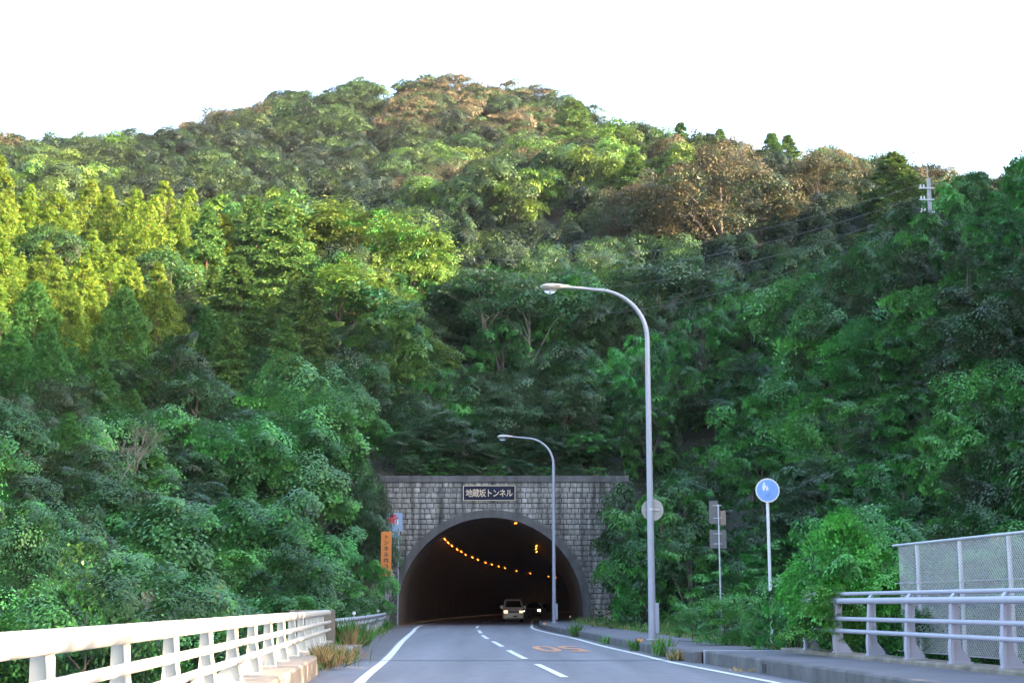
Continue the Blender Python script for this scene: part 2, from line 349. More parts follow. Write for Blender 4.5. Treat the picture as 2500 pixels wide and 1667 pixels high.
# kerb and sidewalk
walk = strip(lambda y: Kx(y) + .16, lambda y: RRx(y) + .1, -30, 31.35, .262).build('sidewalk', M['walk']); tag(walk, 'raised sidewalk along the right side of the road', kind='structure')
m = strip(lambda y: Kx(y) + .16, lambda y: max(Wx(y), Kx(y) + 1.5) if y < 87 else axis(y) + 5.5, 31.62, 200, .235); m.build('walk_surface', M['walk'], walk)
def kerb_run(y0, y1, h, name, z1):
    y = y0; i = 0
    while y < y1 - .01:
        e = min(y + 2.0, y1); a = y + (.012 if i else 0)
        MB().sweep([(Kx(t), t, 0) for t in (a, (a + e) / 2, e)], [(0, -.1), (.18, -.1), (.18, h), (.035, h), (.008, h - .03)]).build(name, M['kerb'], walk)
        y = e; i += 1
kerb_run(-4, 31.35, .27, 'kerb_block', 0); kerb_run(31.62, 87.4, .24, 'kerb_block', 0)
strip(lambda y: Kx(y), lambda y: Kx(y) + .18, 87.4, 200, .24).build('kerb_top', M['kerb'], walk); MB().sweep([(Kx(t), t, 0) for t in range(88, 200, 4)], [(0, 0), (.03, 0), (.03, .238), (0, .238)]).build('kerb_run', M['kerb'], walk)
MB().box(Kx(31.3) + .0, RRx(31.5) + .1, 31.36, 31.61, -.1, .275, .012).build('joint_edge', M['edge'], walk)
MB().box(-.006, .1, -.13, .13, .035, .185).build('drain_hole', M['black'], walk, loc=(Kx(26.6), 26.6, 0), rot=(0, 0, R_(5)))
for i, (u, v, w) in enumerate([(1330, 1522, 'farthest, at the foot of the distant lamp post'), (1394, 1536, 'between the two lamp posts'), (1558, 1562.5, 'just beyond the near lamp post')]):
    x, y = gnd(u, v, .27); e = empty('kerb_reflector', (Kx(y) + .10, y, .24), 0, label='small orange kerb reflector, ' + w, cat='reflector', group='orange reflectors on the kerb')
    MB().box(-.075, .075, -.05, .05, 0, .035, .008).build('base', M['galv'], e); MB().box(-.07, .07, -.058, -.048, .008, .075).build('lens', M['reflector'], e)

# ------------------------------------------------------------------ left bridge railing on its concrete curb
rl = empty('bridge_railing', (RLx(22), 22, 0), label='cream three-rail bridge railing on a concrete curb at left of the road', cat='railing')
def rel(o, x, y): return (x - RLx(22), y - 22)
def rl_pt(y, dx, z): return (RLx(y) - RLx(22) + dx, y - 22, z)
for z, r, dx, nm in ((1.035, .072, 0, 'top_rail'), (.80, .042, .05, 'rail'), (.605, .042, .05, 'rail')):
    m = MB(); n = 40; path = [rl_pt(-6 + 43.6 * i / n, dx, z) for i in range(n + 1)]
    e = Vector(path[-1]); path.append(tuple(e + Vector((-.003, .035, 0))))
    m.tube(path, [r] * (n + 1) + [r * .55], 16); m.build(nm, M['rail'], rl, True)
for y in (5.2, 12.0, 18.7, 25.5, 32.2):
    for z, rr0, dx in ((1.035, .0745, 0), (.80, .0445, .05), (.605, .0445, .05)): MB().tube([rl_pt(y - .09, dx, z), rl_pt(y + .09, dx, z)], rr0, 16).build('rail_sleeve', M['rail'], rl, True)
ang = math.atan(.073)
pm = None
ps = [8.23 + 2.245 * k for k in range(-5, 13)]
for y in ps:
    if pm is None:
        m = MB()  # flange towards the road, web behind it, foot plate
        m.prism([(.095, .36), (.085, .45), (.055, .58), (.03, .72), (.015, .95), (.0, .99), (-.0, 1.0), (-.012, 1.0), (-.012, .95), (.012, .72), (.037, .58), (.067, .45), (.07, .36)], 'y', -.058, .058)
        m.prism([(.06, .36), (.05, .45), (.025, .60), (.0, .75), (-.012, .97), (-.11, .97), (-.105, .70), (-.12, .52), (-.24, .41), (-.24, .36)], 'y', -.008, .008)
        m.box(-.26, .11, -.075, .075, .336, .362)
        for bx_ in (-.2, -.06):
            for by_ in (-.05, .05): m.tube([(bx_, by_, .36), (bx_, by_, .40)], .016, 6)
        o = m.build('post', M['rail'], rl); pm = o.data
    else: o = link('post', pm, None, rl)
    o.location = rl_pt(y, 0, 0); o.rotation_euler = (0, 0, ang)
MB().sweep([rl_pt(y, 0, 0) for y in (-8, 0, 10, 20, 26.6)], [(-.34, -.9), (.42, -.9), (.42, .30), (.385, .337), (-.34, .337)]).build('concrete_curb', M['conc'], rl)
MB().sweep([rl_pt(y, 0, 0) for y in (26.6, 32, 37.7)], [(-.34, -.9), (.14, -.9), (.14, .31), (.11, .335), (-.34, .335)]).build('concrete_curb', M['conc'], rl)
pw = MB().box(-1.0, .16, -.1, .1, -.6, 1.10, .015).build('end_wall', M['oldconc'], rl, loc=rl_pt(37.95, 0, 0))
db = empty('drain_box', (RLx(36.5) + .42, 34.6, 0), label='low concrete box with a pale steel rim beside the railing end', cat='box')
MB().box(-.25, .42, -.5, 2.6, -.1, .24, .01).build('box_body', M['oldconc'], db); MB().box(-.27, .44, -.54, -.5, .20, .26).build('rim', M['galv'], db); MB().box(.42, .45, -.54, .25, .0, .262).build('rim', M['galv'], db)

# ------------------------------------------------------------------ left guard rail before the tunnel
gr = empty('guardrail', (GR(58), 58, 0), label='white corrugated guardrail curving towards the tunnel at left', cat='guardrail')
gp = [(GR(y) - GR(58), y - 58, 0) for y in np.linspace(38.6, 80, 36)]
W_ = [(.00, .50), (.03, .51), (.075, .545), (.085, .58), (.055, .615), (.015, .64), (.005, .665), (.015, .69), (.055, .715), (.085, .75), (.075, .785), (.03, .82), (0, .83), (-.008, .83), (.02, .815), (.06, .78), (.07, .75), (.045, .725), (.005, .70), (-.008, .665), (.005, .63), (.045, .605), (.07, .58), (.06, .55), (.02, .518), (-.008, .50)]
MB().sweep(gp, W_).build('corrugated_beam', M['galv'], gr, True)
MB().box(-.03, .12, -.02, .02, .48, .85, .01).build('end_cap', M['galv'], gr, loc=gp[-1])
pm = None
for y in np.arange(40, 80.5, 2.0):
    if pm is None: pm = MB().tube([(-.07, 0, -.3), (-.07, 0, .80)], .057, 10).build('post', M['galv'], gr, True); o = pm
    else: o = link('post', pm.data, None, gr)
    o.location = (GR(y) - GR(58), y - 58, 0)
for u, y in ((872, 50), (915, 66)):
    o = MB().tube([(0, 0, .83), (0, 0, .90)], .012, 6).tube([(0, -.02, .95), (0, .02, .95)], .06, 14).build('marker_disc', M['signwhite'], gr); o.location = (GR(y) - GR(58) - .03, y - 58, 0)

# ------------------------------------------------------------------ right railing, curb and mesh fence
Y1 = 30.2
rr = empty('sidewalk_railing', (RRx(20), 20, 0), label='grey four-rail railing on a low curb at right of the sidewalk', cat='railing')
def rr_pt(y, dx, z): return (RRx(y) - RRx(20) + dx, y - 20, z)
for z, r, dx, nm in ((1.44, .036, .06, 'handrail'), (1.305, .057, -.02, 'thick_rail'), (.975, .04, -.05, 'rail'), (.75, .04, -.07, 'rail')):
    MB().tube([rr_pt(-6 + (Y1 + 6) * i / 20, dx, z) for i in range(21)], r, 14).build(nm, M['grail'], rr, True)
pm = None
for k in range(16):
    y = 29.9 - 1.76 * k - .0
    if pm is None:
        m = MB(); m.prism([(-.09, .34), (-.10, .55), (-.075, .8), (-.045, 1.2), (-.03, 1.36), (.02, 1.42), (.07, 1.42), (.03, 1.36), (.0, 1.2), (-.02, .8), (-.045, .55), (-.04, .34)], 'y', -.055, .055)
        m.prism([(-.05, .36), (-.055, .55), (-.03, .8), (-.0, 1.2), (.02, 1.36), (.10, 1.36), (.09, .9), (.10, .58), (.24, .40), (.24, .36)], 'y', -.008, .008); m.box(-.11, .26, -.075, .075, .336, .362)
        pm = m.build('post', M['grail'], rr); o = pm
    else: o = link('post', pm.data, None, rr)
    o.location = rr_pt(y, 0, 0); o.rotation_euler = (0, 0, math.atan(.122))
MB().sweep([rr_pt(y, 0, 0) for y in (-8, 5, 20, 31.3)], [(-.16, -.5), (.42, -.5), (.42, .337), (-.13, .337), (-.16, .31)]).build('concrete_curb', M['oldconc'], rr)
fn = empty('mesh_fence', (RRx(20) + .55, 20, 0), label='chain-link mesh fence on grey posts behind the right railing', cat='fence')
FT = 2.30
MB().tube([rr_pt(-4, 0, FT), rr_pt(26.6, 0, FT)], .024, 10).build('top_tube', M['galv'], fn, True)
for z in (.42, 1.62): MB().tube([rr_pt(-4, -.01, z), rr_pt(26.6, -.01, z)], .007, 5).build('tension_wire', M['galv'], fn)
pm = None
for k in range(15):
    y = 25.6 - 1.75 * k
    if pm is None: pm = MB().tube([(.03, 0, .2), (.03, 0, FT)], .036, 10).tube([(.03, 0, 1.60), (.03, 0, 1.64)], .043, 10).build('fence_post', M['galv'], fn, True); o = pm
    else: o = link('fence_post', pm.data, None, fn)
    o.location = rr_pt(y, 0, 0)
v = []; e = []; P = .06; dirv = Vector(rr_pt(27, 0, 0)) - Vector(rr_pt(-4, 0, 0)); Lf = 30.6; dirv.normalize(); base = Vector(rr_pt(-4, 0, .42)); Hf = FT - .44
def wp(s, h): return base + dirv * s + Vector((0, 0, h))
m = MB(); wr = .0028
k = -Hf
while k < Lf:                                             # two families of slanting wires, square section strips
    for sg in (1, -1):
        s0, s1 = (k, k + Hf) if sg > 0 else (k + Hf, k)
        h0, h1 = 0, Hf
        lo = max(min(s0, s1), 11.0); hi = min(max(s0, s1), Lf)
        if hi <= lo: continue
        def hh(s): return (s - s0) / (s1 - s0) * Hf
        a, b = wp(lo, hh(lo)), wp(hi, hh(hi)); q = Vector((.0, 0, wr)); r = dirv * wr; nrm = Vector((dirv.y, -dirv.x, 0)) * wr
        m.add([a - q - r, a + q + r, b + q + r, b - q - r, a + nrm * 2, b + nrm * 2], [(0, 1, 2, 3), (0, 4, 5, 3), (1, 4, 5, 2)])
    k += P
tag(m.build('wire_mesh', M['wire'], fn), kind='stuff')

# ------------------------------------------------------------------ street lamps
def lamp(x, y, label):
    e = empty('street_lamp', (x, y, .235), label=label, cat='street lamp', group='curved-arm street lamps on the sidewalk')
    H = 9.38; path = [(0, 0, 0), (0, 0, 1.2), (0, 0, 4.5), (0, 0, H - .5)]; rad = [.112, .108, .092, .074]
    for i in range(1, 15):
        t = i / 14 * math.pi / 2; path.append((-1.55 * (1 - math.cos(t)) , 0, H - .5 + 1.5 * math.sin(t) ** 1.0)); rad.append(.072 - .026 * i / 14)
    path += [(-2.0, 0, H + 1.05), (-2.42, 0, H + 1.08)]; rad += [.042, .040]
    MB().tube(path, rad, 18).build('pole', M['lampgrey'], e, True)
    MB().box(-.17, .17, -.17, .17, 0, .025, .004).build('base_plate', M['galv'], e)
    MB().box(.085, .20, -.07, .07, .18, 1.05, .015).build('control_box', M['lampgrey'], e)
    h = MB(); zc = H + 1.09; prof = []                    # housing: a flattened teardrop
    n = 14; secs = [(-2.34, .05, .05, .045), (-2.5, .075, .07, .055), (-2.66, .15, .09, .08), (-2.82, .19, .10, .10), (-2.98, .19, .10, .10), (-3.12, .15, .07, .09), (-3.2, .08, .03, .06), (-3.215, .02, .0, .03)]
    vv = []
    for sx, wy, up, dn in secs:
        for j in range(n):
            t = 2 * math.pi * j / n; s_ = math.sin(t); vv.append((sx, wy * math.cos(t), zc + (up * s_ if s_ > 0 else dn * s_ * .9)))
    ff = [(i * n + j, i * n + (j + 1) % n, (i + 1) * n + (j + 1) % n, (i + 1) * n + j) for i in range(len(secs) - 1) for j in range(n)] + [tuple(range(n)), tuple((len(secs) - 1) * n + j for j in range(n))]
    h.add(vv, ff); hd = h.build('lamp_head', M['lamphead'], e, True)
    MB().box(-3.17, -2.60, -.196, .196, zc - .005, zc + .008, .003).build('seam', M['galv'], hd)
    b = MB(); vv = []; rows = 6
    for i in range(rows):
        t = i / (rows - 1) * math.pi / 2 * .93
        for j in range(14): a = 2 * math.pi * j / 14; vv.append((-2.92 + .21 * math.cos(t) * math.cos(a), .15 * math.cos(t) * math.sin(a), zc - .088 - .135 * math.sin(t)))
    b.add(vv, [(i * 14 + j, i * 14 + (j + 1) % 14, (i + 1) * 14 + (j + 1) % 14, (i + 1) * 14 + j) for i in range(rows - 1) for j in range(14)] + [tuple((rows - 1) * 14 + j for j in range(14))])
    b.build('glass_bowl', M['glass'], hd, True)
    MB().tube([(-2.92, 0, zc - .08), (-2.92, 0, zc - .16)], .03, 8).build('bulb', M['signwhite'], hd, True)
    return e
lx, ly = gnd(1593, 1561, .235); lamp(lx, ly, 'near tall grey street lamp with a curved arm and a round sign on it')
lx2, ly2 = gnd(1353, 1519.5, .235); lamp(lx2, ly2, 'farther grey street lamp with a curved arm, close to the tunnel mouth')
x, y, z = at(1593, 1244, ly + .14)
e = empty('round_sign', (x, y, z), label='round traffic sign seen from its grey back on the near lamp post', cat='sign')
MB().tube([(0, 0, 0), (0, .02, 0)], .325, 36).build('disc', M['signback'], e, True)
MB().box(-.2, .2, -.03, -.002, -.02, .015).build('bracket', M['galv'], e); MB().tube([(-.06, -.14, -.02), (-.06, -.14, .03)], .105, 16).build('clamp', M['galv'], e, True)

# ------------------------------------------------------------------ signs on the right
x, y, z = at(1873, 1197, 36.0); g0 = .24
e = empty('path_sign', (x, y, g0), label='round blue pedestrian and bicycle sign on a white post', cat='sign')
MB().tube([(.0, 0, -.1), (-.0, 0, z - g0 + .0)], .040, 14).build('post', M['signwhite'], e, True)
zc = z - g0; MB().tube([(0, -.062, zc), (0, -.045, zc)], .30, 40).build('rim', M['signwhite'], e, True)
d = MB().tube([(0, -.068, zc), (0, -.0622, zc)], .268, 40).build('face', M['signblue'], e)
def flat(pts, nm, m_, par, y0=-.0715, y1=-.0685): return MB().prism(pts, 'y', y0, y1).build(nm, m_, par)
def disc(cx, cz, r, n=14): return [(cx + r * math.cos(2 * math.pi * i / n), cz + r * math.sin(2 * math.pi * i / n)) for i in range(n)]
mm = MB()
for pts_ in (disc(-.085, zc + .175, .028), [(-.12, zc + .15), (-.05, zc + .15), (-.035, zc + .07), (-.065, zc + .05), (-.07, zc - .01), (-.115, zc - .01), (-.13, zc + .06)], disc(-.01, zc + .09, .02), [(-.04, zc + .068), (.012, zc + .068), (.022, zc + .03), (.005, zc - .005), (-.038, zc - .005)]): mm.prism(pts_, 'y', -.0715, -.0685)
mm.build('pedestrian_symbol', M['signwhite'], e)
mm = MB(); faded = mat('faded white print', (.14, .25, .52), .5, noise=.1, nscale=9)
for cx in (-.05, .09): mm.tube([(cx + .055 * math.cos(t), -.070, zc - .15 + .04 * math.sin(t)) for t in [2 * math.pi * i / 20 for i in range(21)]], .0055, 5)
for a, b in (((-.05, -.15), (-.01, -.09)), ((-.01, -.09), (.07, -.09)), ((.07, -.09), (.09, -.15)), ((-.01, -.09), (.03, -.15)), ((.03, -.15), (.07, -.09)), ((-.05, -.15), (.03, -.15)), ((.055, -.065), (.10, -.07)), ((-.04, -.075), (.01, -.07))): mm.tube([(a[0], -.070, zc + a[1]), (b[0], -.070, zc + b[1])], .0055, 5)
mm.build('bicycle_symbol', faded, e)
bx, by, bz = at(1759, 1440, 52.0)
e = empty('board_sign', (bx, by, .1), label='two grey rectangular sign boards seen from behind on a thin post', cat='sign')
def zz_(v): return at(1757, v, 52.0)[2] - .1
MB().tube([(0, 0, -.4), (0, 0, zz_(1232))], .032, 10).build('post', M['galv'], e, True)
for (v0, v1) in ((1222, 1278), (1293, 1338)):
    b = MB().box(-.33, -.01 if v0 < 1250 else .27, .045, .06, zz_(v1), zz_(v0), .004).build('board', M['boardback'], e)
    for f_ in (.25, .8):
        zc_ = zz_(v1) + (zz_(v0) - zz_(v1)) * f_; MB().box(-.2, .12, .03, .044, zc_ - .012, zc_ + .012).tube([(0, 0, zc_ - .03), (0, 0, zc_ + .03)], .042, 10).build('clamp', M['galv'], b)
MB().box(.07, .27, .05, .11, zz_(1281), zz_(1246), .01).build('small_box', M['boardbrown'], e)

# ------------------------------------------------------------------ signs on the left of the portal
x0, y0, z0 = at(942, 1405, 81.0); x1, _, z1 = at(942, 1297, 81.0); hw = 12.5 / F * 83.5
e = empty('orange_sign', (x0, 81.0, 0), label='tall narrow orange sign with black vertical writing left of the tunnel', cat='sign')
MB().tube([(.0, .05, -1.0), (0, .05, z1)], .045, 10).build('post', M['galv'], e, True)
bd = MB().box(-hw, hw, -.03, .0, z0, z1, .004).build('board', M['orange'], e)
chars = 'トンネル内コッ'; hc = (z1 - z0 - .12) / 8
for i, c in enumerate('トンネル内コ'):
    t = text_mesh(c, hc * .95, .002, .008); o = link('lettering', t, M['black'], bd, (-.0, -.034, z1 - .16 - hc * (i * 1.12 + .5)), (R_(90), 0, 0), (1.08, 1, 1))
xa, ya, za = at(983, 1252, 86.2); xb, yb, zb = at(938, 1297, 86.2)
e = empty('picture_sign', ((xa + xb) / 2, 86.2, zb), label='pale blue picture board with a red and white shape left of the arch', cat='sign')
hw2 = (xa - xb) / 2; hh2 = za - zb
MB().box(-hw2, hw2, -.03, .0, 0, hh2, .004).build('board', M['palesign'], e)
MB().prism([(-.5, .50), (-.1, .98), (.12, 1.02), (.22, .92), (-.05, .78), (.28, .86), (.30, .78), (.05, .66), (.12, .40), (-.1, .52)], 'y', -.036, -.031).build('red_shape', M['red'], e)
MB().prism([(.10, .42), (.22, .74), (.32, .62), (.30, .40)], 'y', -.039, -.0365).build('white_shape', M['signwhite'], e)
MB().prism([(.13, .42), (.19, .66), (.22, .64), (.18, .42)], 'y', -.042, -.0395).build('black_stroke', M['black'], e)
for px in (-hw2 * .6, hw2 * .6): MB().tube([(px, .05, -zb - .3), (px, .05, hh2 * .9)], .04, 8).build('post', M['galv'], e)
xa, ya, za = at(973, 1302, 85.6); xb, yb, zb = at(900, 1313, 85.6)
e = empty('strip_sign', ((xa + xb) / 2, 85.6, zb), label='thin pale blue strip board behind the orange sign', cat='sign')
MB().box(-(xa - xb) / 2, (xa - xb) / 2, -.02, .01, 0, za - zb, .003).build('board', M['palesign'], e)
MB().tube([((xa - xb) / 2 - .55, .045, -zb - .3), ((xa - xb) / 2 - .55, .045, za - zb)], .03, 8).build('post', M['galv'], e)

# ------------------------------------------------------------------ tunnel portal
RI, SPR = 5.55, .87; PX = -1.28
po = empty('tunnel_portal', (PX, PY, 0), label='stone-block tunnel portal with a round concrete arch and a name plate', cat='tunnel')
XL, XR, ZC = -7.5, 8.3, 8.55                              # relative to the axis
def arch(r, n=40): return [(-r, -.3)] + [(r * math.cos(t), SPR + r * math.sin(t)) for t in [math.pi * (1 - i / n) for i in range(n + 1)]] + [(r, -.3)]
inn = arch(RI + .2)
out = []
for p, q in inn:                                          # matching points on the outer rectangle
    if q <= 0: out.append((XL if p < 0 else XR, -.3)); continue
    dx, dz = p, q - SPR; s = min((XR / dx) if dx > 1e-6 else 1e9, (XL / dx) if dx < -1e-6 else 1e9, ((ZC - SPR) / dz) if dz > 1e-6 else 1e9)
    out.append((dx * s, SPR + dz * s))
m = MB(); n = len(inn); v = []
for yy in (0.0, .9): v += [(p, yy, q) for p, q in inn] + [(p, yy, q) for p, q in out]
f = []
for i in range(n - 1):
    f += [(i, i + 1, n + i + 1, n + i), (2*n + i, 3*n + i, 3*n + i + 1, 2*n + i + 1), (i, 2*n + i, 2*n + i + 1, i + 1), (n + i, n + i + 1, 3*n + i + 1, 3*n + i)]
m.add(v, f).build('backing_wall', M['mortar'], po)
# the corner triangles the fan leaves at the top
for sx, X in ((-1, XL), (1, XR)):
    c = [(p, q) for p, q in out if abs(p - X) < 1e-3]; d = [(p, q) for p, q in out if abs(q - ZC) < 1e-3]
    if c and d:
        cc = max(c, key=lambda t: t[1]); dd_ = (min if sx < 0 else max)(d, key=lambda t: t[0])
        MB().prism([cc, (X, ZC), dd_], 'y', .003, .897).build('backing_wall', M['mortar'], po)
io = arch(RI); oo = arch(RI + .47); n = len(io); v = []
for yy in (-.13, .5): v += [(p, yy, q) for p, q in io] + [(p, yy, q) for p, q in oo]
f = []
for i in range(n - 1): f += [(i, i + 1, n + i + 1, n + i), (2*n + i, 3*n + i, 3*n + i + 1, 2*n + i + 1), (i, 2*n + i, 2*n + i + 1, i + 1), (n + i, n + i + 1, 3*n + i + 1, 3*n + i)]
m = MB().add(v, f); m.build('arch_ring', M['ring'], po, True)
MB().box(XL - .1, XR + .1, -.16, 1.0, ZC, ZC + .39, .02).build('coping', M['coping'], po)
# stone blocks
rng = random.Random(3); variants = []
for k in range(8):
    j = lambda s=.035: rng.uniform(-s, s)
    fr = [(-.435 + j(), -.42 + j()), (.435 + j(), -.42 + j()), (.435 + j(), .42 + j()), (-.435 + j(), .42 + j())]
    md = [(a * 1.055, b * 1.06) for a, b in fr]
    v = [(a, -.075 + rng.uniform(-.015, .015), b) for a, b in fr] + [(a, -.025, b) for a, b in md] + [(a, .02, b) for a, b in md] + [(j(.1), -.092, j(.1))]
    f = [(0, 1, 12), (1, 2, 12), (2, 3, 12), (3, 0, 12)] + [(i, (i + 1) % 4, 4 + (i + 1) % 4, 4 + i) for i in range(4)] + [(4 + i, 4 + (i + 1) % 4, 8 + (i + 1) % 4, 8 + i) for i in range(4)]
    me = bpy.data.meshes.new('block'); me.from_pydata(v, [], [q[::-1] for q in f]); me.materials.append(M['block']); variants.append(me)
rows = 27; rh = ZC / rows; blocks = []
for r in range(rows):
    zc = rh * (r + .5); x = XL + rng.uniform(0, .2)
    while x < XR - .2:
        w = rng.uniform(.29, .44)
        if rng.random() < .12: w = rng.uniform(.44, .56)
        xc = x + w / 2
        ok = True
        for sx in (-.5, .5):
            for sz in (-.5, .5):
                p, q = xc + sx * w, zc + sz * rh
                if math.hypot(p, max(q - SPR, 0)) < RI + .06 if q > SPR else abs(p) < RI + .06: ok = False
        if ok: blocks.append((xc, zc, w, rng.randrange(8)))
        x += w
def vis(b): return abs(b[0]) + (.6 * max(0, 4 - b[1])) + (3 if b[0] < -5.6 and b[1] < 7 else 0) + (3 if b[0] > 6.0 else 0)
blocks.sort(key=vis)
for xc, zc, w, k in blocks[:300]: link('block', variants[k], None, po, (xc, 0, zc), None, (w, 1, rh))
rest = MB()
for xc, zc, w, k in blocks[300:]:
    me = variants[k]; rest.add([(v.co.x * w + xc, v.co.y, v.co.z * rh + zc) for v in me.vertices], [tuple(p.vertices) for p in me.polygons])
tag(rest.build('outer_blocks', M['block'], po), kind='stuff')
# name plate
xa, _, za = at(1131, 1185, PY); xb, _, zb = at(1258, 1222, PY); pc = ((xa + xb) / 2 - PX, (za + zb) / 2); pw_, ph_ = xb - xa, za - zb
npl = MB().box(-pw_ / 2, pw_ / 2, -.10, -.05, -ph_ / 2, ph_ / 2, .005).build('name_plate', M['plaque'], po, loc=(pc[0], -.03, pc[1]))
fm = MB()
for a in ((-pw_/2, pw_/2, ph_/2 - .035, ph_/2), (-pw_/2, pw_/2, -ph_/2, -ph_/2 + .035), (-pw_/2, -pw_/2 + .035, -ph_/2 + .035, ph_/2 - .035), (pw_/2 - .035, pw_/2, -ph_/2 + .035, ph_/2 - .035)): fm.box(a[0], a[1], -.125, -.098, a[2], a[3])
fm.build('plate_frame', M['gold'], npl)
t = text_mesh('地蔵坂トンネル', .50, .008, .0035, .86); bbx = np.array([v.co[:] for v in t.vertices]); sx = pw_ * .90 / np.ptp(bbx[:, 0]); cx_ = (bbx[:, 0].max() + bbx[:, 0].min()) / 2; cy_ = (bbx[:, 1].max() + bbx[:, 1].min()) / 2
link('lettering', t, M['gold'], npl, (-cx_ * sx, -.112, -cy_), (R_(90), 0, 0), (sx, 1.02, 1))
# lining
v = []; f = []; ys = list(np.arange(PY + .35, 92, 1.0)) + list(np.arange(92, 262, 4.0)); sec = arch(RI + .02, 28); n = len(sec)
for y in ys: v += [(axis(y) + p - PX, y - PY, q) for p, q in sec]
for i in range(len(ys) - 1):
    for j in range(n - 1): f.append((i*n + j, i*n + j + 1, (i+1)*n + j + 1, (i+1)*n + j))
f.append(tuple((len(ys) - 1) * n + j for j in range(n)))
me = bpy.data.meshes.new('lining'); me.from_pydata(v, [], f); me.polygons.foreach_set('use_smooth', [True] * len(f)); link('lining', me, M['lining'], po)
# lamps in the tunnel
ordn = ['first', 'second', 'third', 'fourth', 'fifth', 'sixth', 'seventh', 'eighth', 'ninth', 'tenth', 'eleventh', 'twelfth', 'thirteenth', 'fourteenth', 'fifteenth', 'sixteenth', 'seventeenth', 'eighteenth', 'nineteenth']
tl = None
def tunnel_light(x, y, z, side, label, group):
    e = empty('tunnel_light', (x, y, z), 0, label=label, cat='lamp', group=group)
    tilt = (0, R_(-48 * side), math.atan(2 * _p[0] * y + _p[1]) * -1)
    MB().box(-.06, .06, -.26, .26, .03, .14, .02).build('casing', M['tbody'], e, rot=tilt); MB().box(-.08, .08, -.22, .22, -.01, .029, .006).build('glass', M['tlamp'], e, rot=tilt)
for i, (x, y) in enumerate(LIGHTS):
    tunnel_light(x, y, 5.35, -1, 'glowing orange tunnel lamp, %s from the left in the row' % ordn[i], 'orange lamps along the left tunnel wall')
for i, (a, b) in enumerate([(1434, 675), (1432, 697), (1436, 722)]):
    x, y = gnd(880 + a / 3.336, 1130 + b / 3.336, 5.35); tunnel_light(min(x, axis(y) + 3.05), y, 5.35, 1, 'glowing orange tunnel lamp at right, %s of three from the top' % ordn[i], 'orange lamps on the right tunnel wall')
x, y, z = at(880 + 1266 / 3.336, 1130 + 483 / 3.336, 89.5); tunnel_light(x, y, z - .05, .3, 'small lamp just under the crown of the arch', None)

# ------------------------------------------------------------------ vehicles in the tunnel
def wheel(par, x, y, r=.27, w=.16):
    wv = MB().tube([(x - w/2, y, r), (x - w/2 + .02, y, r), (x + w/2 - .02, y, r), (x + w/2, y, r)], [r - .03, r, r, r - .03], 20).build('wheel', M['tyre'], par, True)
    MB().tube([(x - w/2 - .005, y, r), (x + w/2 + .005, y, r)], r * .62, 14).build('rim', M['galv'], wv, True)
def loft(secs, n=None):
    m = MB(); v = []; k = len(secs[0])
    for s in secs: v += s
    f = [(i*k + j, i*k + (j+1) % k, (i+1)*k + (j+1) % k, (i+1)*k + j) for i in range(len(secs) - 1) for j in range(k)] + [tuple(range(k)), tuple((len(secs) - 1)*k + j for j in range(k))]
    return m.add(v, f)
def sect(y, w0, w1, z0, z1, r=.07): # a rounded cross-section, w0 half width low, w1 half width high
    return [(-w0 + r, y, z0), (w0 - r, y, z0), (w0, y, z0 + r), (w0, y, z0 + (z1 - z0) * .5), (w1, y, z1 - r), (w1 - r, y, z1), (-w1 + r, y, z1), (-w1, y, z1 - r), (-w0, y, z0 + (z1 - z0) * .5), (-w0, y, z0 + r)]
